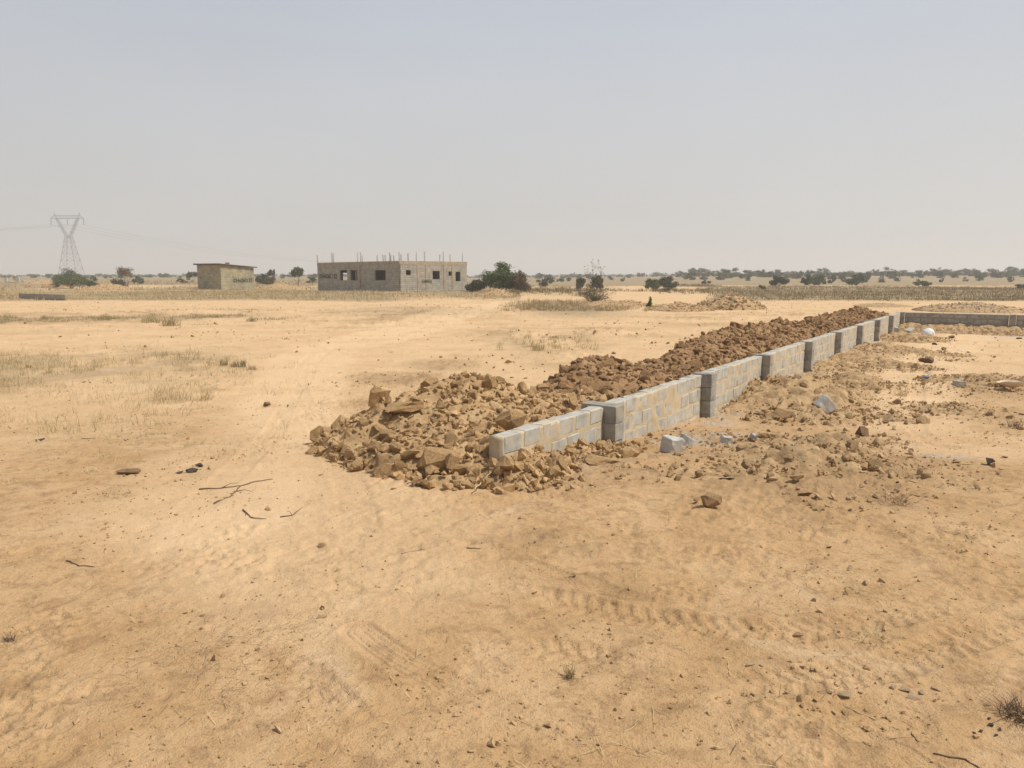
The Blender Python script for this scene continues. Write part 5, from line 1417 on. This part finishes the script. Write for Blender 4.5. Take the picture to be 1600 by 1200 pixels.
# ruined posts far left
for i, (px, w, top, base) in enumerate(((10, 4, 434, 444), (28, 6, 433, 443), (36, 5, 438, 444), (-8, 5, 434, 444), (15, 14, 440, 445))):
    Y = 190; X = XatY(px, base, Y); zg = gz(X, Y); h = zat(top, Y) - zg; k = Y / F
    root = empty('ruined_post', (X, Y, zg), ['leftmost thin pale concrete post on the left horizon', 'widest pale post of the ruin on the left horizon', 'short pale stump right of the widest post', 'pale post cut by the left edge of the picture', 'low broken wall piece between the pale posts'][i], 'ruin')
    mb = MB(); mb.box((0, 0, h / 2 - .2), (w * k, .4, h + .4), None, .92); link('shaft', mb.mesh('shaft', M['cube_block']), root)
    mb = MB(); mb.box((.05, .0, h + .012), (w * k * .7, .3, .10), None, .8); link('broken_top', mb.mesh('broken_top', M['cube_block']), root)

# ------------------------------------------------------------ the pylon and its lines
PY = 480.0; PX = XatY(112, 430, PY); zp = gz(PX, PY); kk = PY / F
py_z = lambda y: zat(y, PY) - zp
pyl = empty('lattice_pylon', (PX, PY, zp), 'tall steel lattice pylon with a flat crossarm on the left horizon', 'pylon')
r_ = .085
Zt = py_z(337); Zc = py_z(341.5); Zw = py_z(371); Zi = py_z(351); Zh = py_z(331.5)
bw, ww = 5.5, 1.7                                    # half widths of foot and waist
rot = Matrix.Rotation(math.radians(-35), 3, 'Z')
mb = MB()
lev = [0, Zw * .22, Zw * .42, Zw * .60, Zw * .76, Zw * .89, Zw]
def corner(z, i):
    h = bw + (ww - bw) * (z / Zw); s = ((-1, -1), (1, -1), (1, 1), (-1, 1))[i % 4]
    return rot @ Vector((s[0] * h, s[1] * h, z))
for i in range(4):
    mb.tube([corner(-.5, i), corner(Zw, i)], r_ * 1.4, 4)
    for a, b in zip(lev[:-1], lev[1:]):
        mb.tube([corner(a, i), corner(b, i + 1)], r_ * .8, 4); mb.tube([corner(b, i), corner(a, i + 1)], r_ * .8, 4)
        mb.tube([corner(b, i), corner(b, i + 1)], r_ * .7, 4)
link('body', mb.mesh('body', M['steel']), pyl)
for sx in (-1, 1):                                    # the two arms of the V, each a small lattice
    mb = MB(); n = 5
    def vc(t, i):
        s = ((-1, -1), (1, -1), (1, 1), (-1, 1))[i % 4]
        cx = sx * (.7 + (6.4 - .7) * t); hw = .85 - .15 * t
        p = Vector((cx + s[0] * hw * .8, s[1] * hw, Zw + (Zc - Zw) * t)); return p
    for i in range(4):
        mb.tube([vc(0, i), vc(1, i)], r_ * 1.1, 4)
        for k in range(n): mb.tube([vc(k / n, i), vc((k + 1) / n, i + 1)], r_ * .6, 4)
    link('arm', mb.mesh('arm', M['steel']), pyl)
    mb = MB(); mb.tube([(sx * 6.2, 0, Zc), (sx * 8.0, 0, Zh)], [r_ * 1.6, r_], 4); mb.tube([(sx * 7.4, 0, Zt), (sx * 8.0, 0, Zh)], r_ * .8, 4); link('earth_peak', mb.mesh('earth_peak', M['steel']), pyl)
mb = MB(); n = 12; hw = 10.0
for y_ in (-.6, .6):
    mb.tube([(-hw, y_ * .2, Zc), (-hw * .8, y_, Zc), (hw * .8, y_, Zc), (hw, y_ * .2, Zc)], r_ * 1.1, 4)
    mb.tube([(-hw, 0, Zc + .1), (-hw * .8, y_, Zt), (hw * .8, y_, Zt), (hw, 0, Zc + .1)], r_, 4)
    for k in range(n):
        x0 = -hw * .8 + 1.6 * hw * k / n; x1 = -hw * .8 + 1.6 * hw * (k + 1) / n
        mb.tube([(x0, y_, Zc if k % 2 else Zt), (x1, y_, Zt if k % 2 else Zc)], r_ * .6, 4)
link('crossarm', mb.mesh('crossarm', M['steel']), pyl)
for x_ in (-hw, 0, hw):
    mb = MB(); mb.tube([(0, 0, 0), (0, 0, Zi - Zc)], .16, 6)
    for k in range(9): z_ = -.5 - (Zc - Zi - .9) * k / 9; mb.tube([(0, 0, z_), (0, 0, z_ - .08)], .24, 6)
    link('insulator', mb.mesh('insulator', M['steel']), pyl, (x_, 0, Zc))
def cable(x_, label):
    mb = MB(); pts = []
    Lx, Ly = -640 - PX, 320 - PY; Rx, Ry = 150.0, 520.0
    for k in range(20, 0, -1):
        t = k / 20; pts.append((x_ + Lx * t + x_ * .0, Ly * t + x_ * -.5 * t, Zi - 26 * 4 * t * (1 - t) * .45))
    for k in range(0, 29):
        t = k / 28; pts.append((x_ + (Rx) * t, Ry * t, Zi - 13 * 4 * t * (1 - t) - 8 * t))
    mb.tube(pts, .055, 4, False)
    tag(link('power_cable', mb.mesh('power_cable', M['steel']), None, (PX, PY, zp)), label, 'cable')
cable(-hw, 'thin power cable on the left insulator of the pylon'); cable(0, 'thin power cable on the middle insulator of the pylon'); cable(hw, 'thin power cable on the right insulator of the pylon')

# ------------------------------------------------------------ dusty air
bm = bmesh.new(); bmesh.ops.create_cube(bm, size=1)
for v in bm.verts: v.co = Vector((v.co.x * 7400, v.co.y * 7400, 60 if v.co.z > 0 else -12))
me = bpy.data.meshes.new('haze'); bm.to_mesh(me); bm.free()
hm = bpy.data.materials.new('haze'); hm.use_nodes = True; hn = hm.node_tree; hn.nodes.clear()
ho = hn.nodes.new('ShaderNodeOutputMaterial'); pv = hn.nodes.new('ShaderNodeVolumePrincipled')
pv.inputs['Color'].default_value = (.90, .89, .87, 1); pv.inputs['Density'].default_value = .0008; pv.inputs['Anisotropy'].default_value = .2
hn.links.new(pv.outputs[0], ho.inputs['Volume']); me.materials.append(hm)
tag(link('haze', me), kind='stuff')
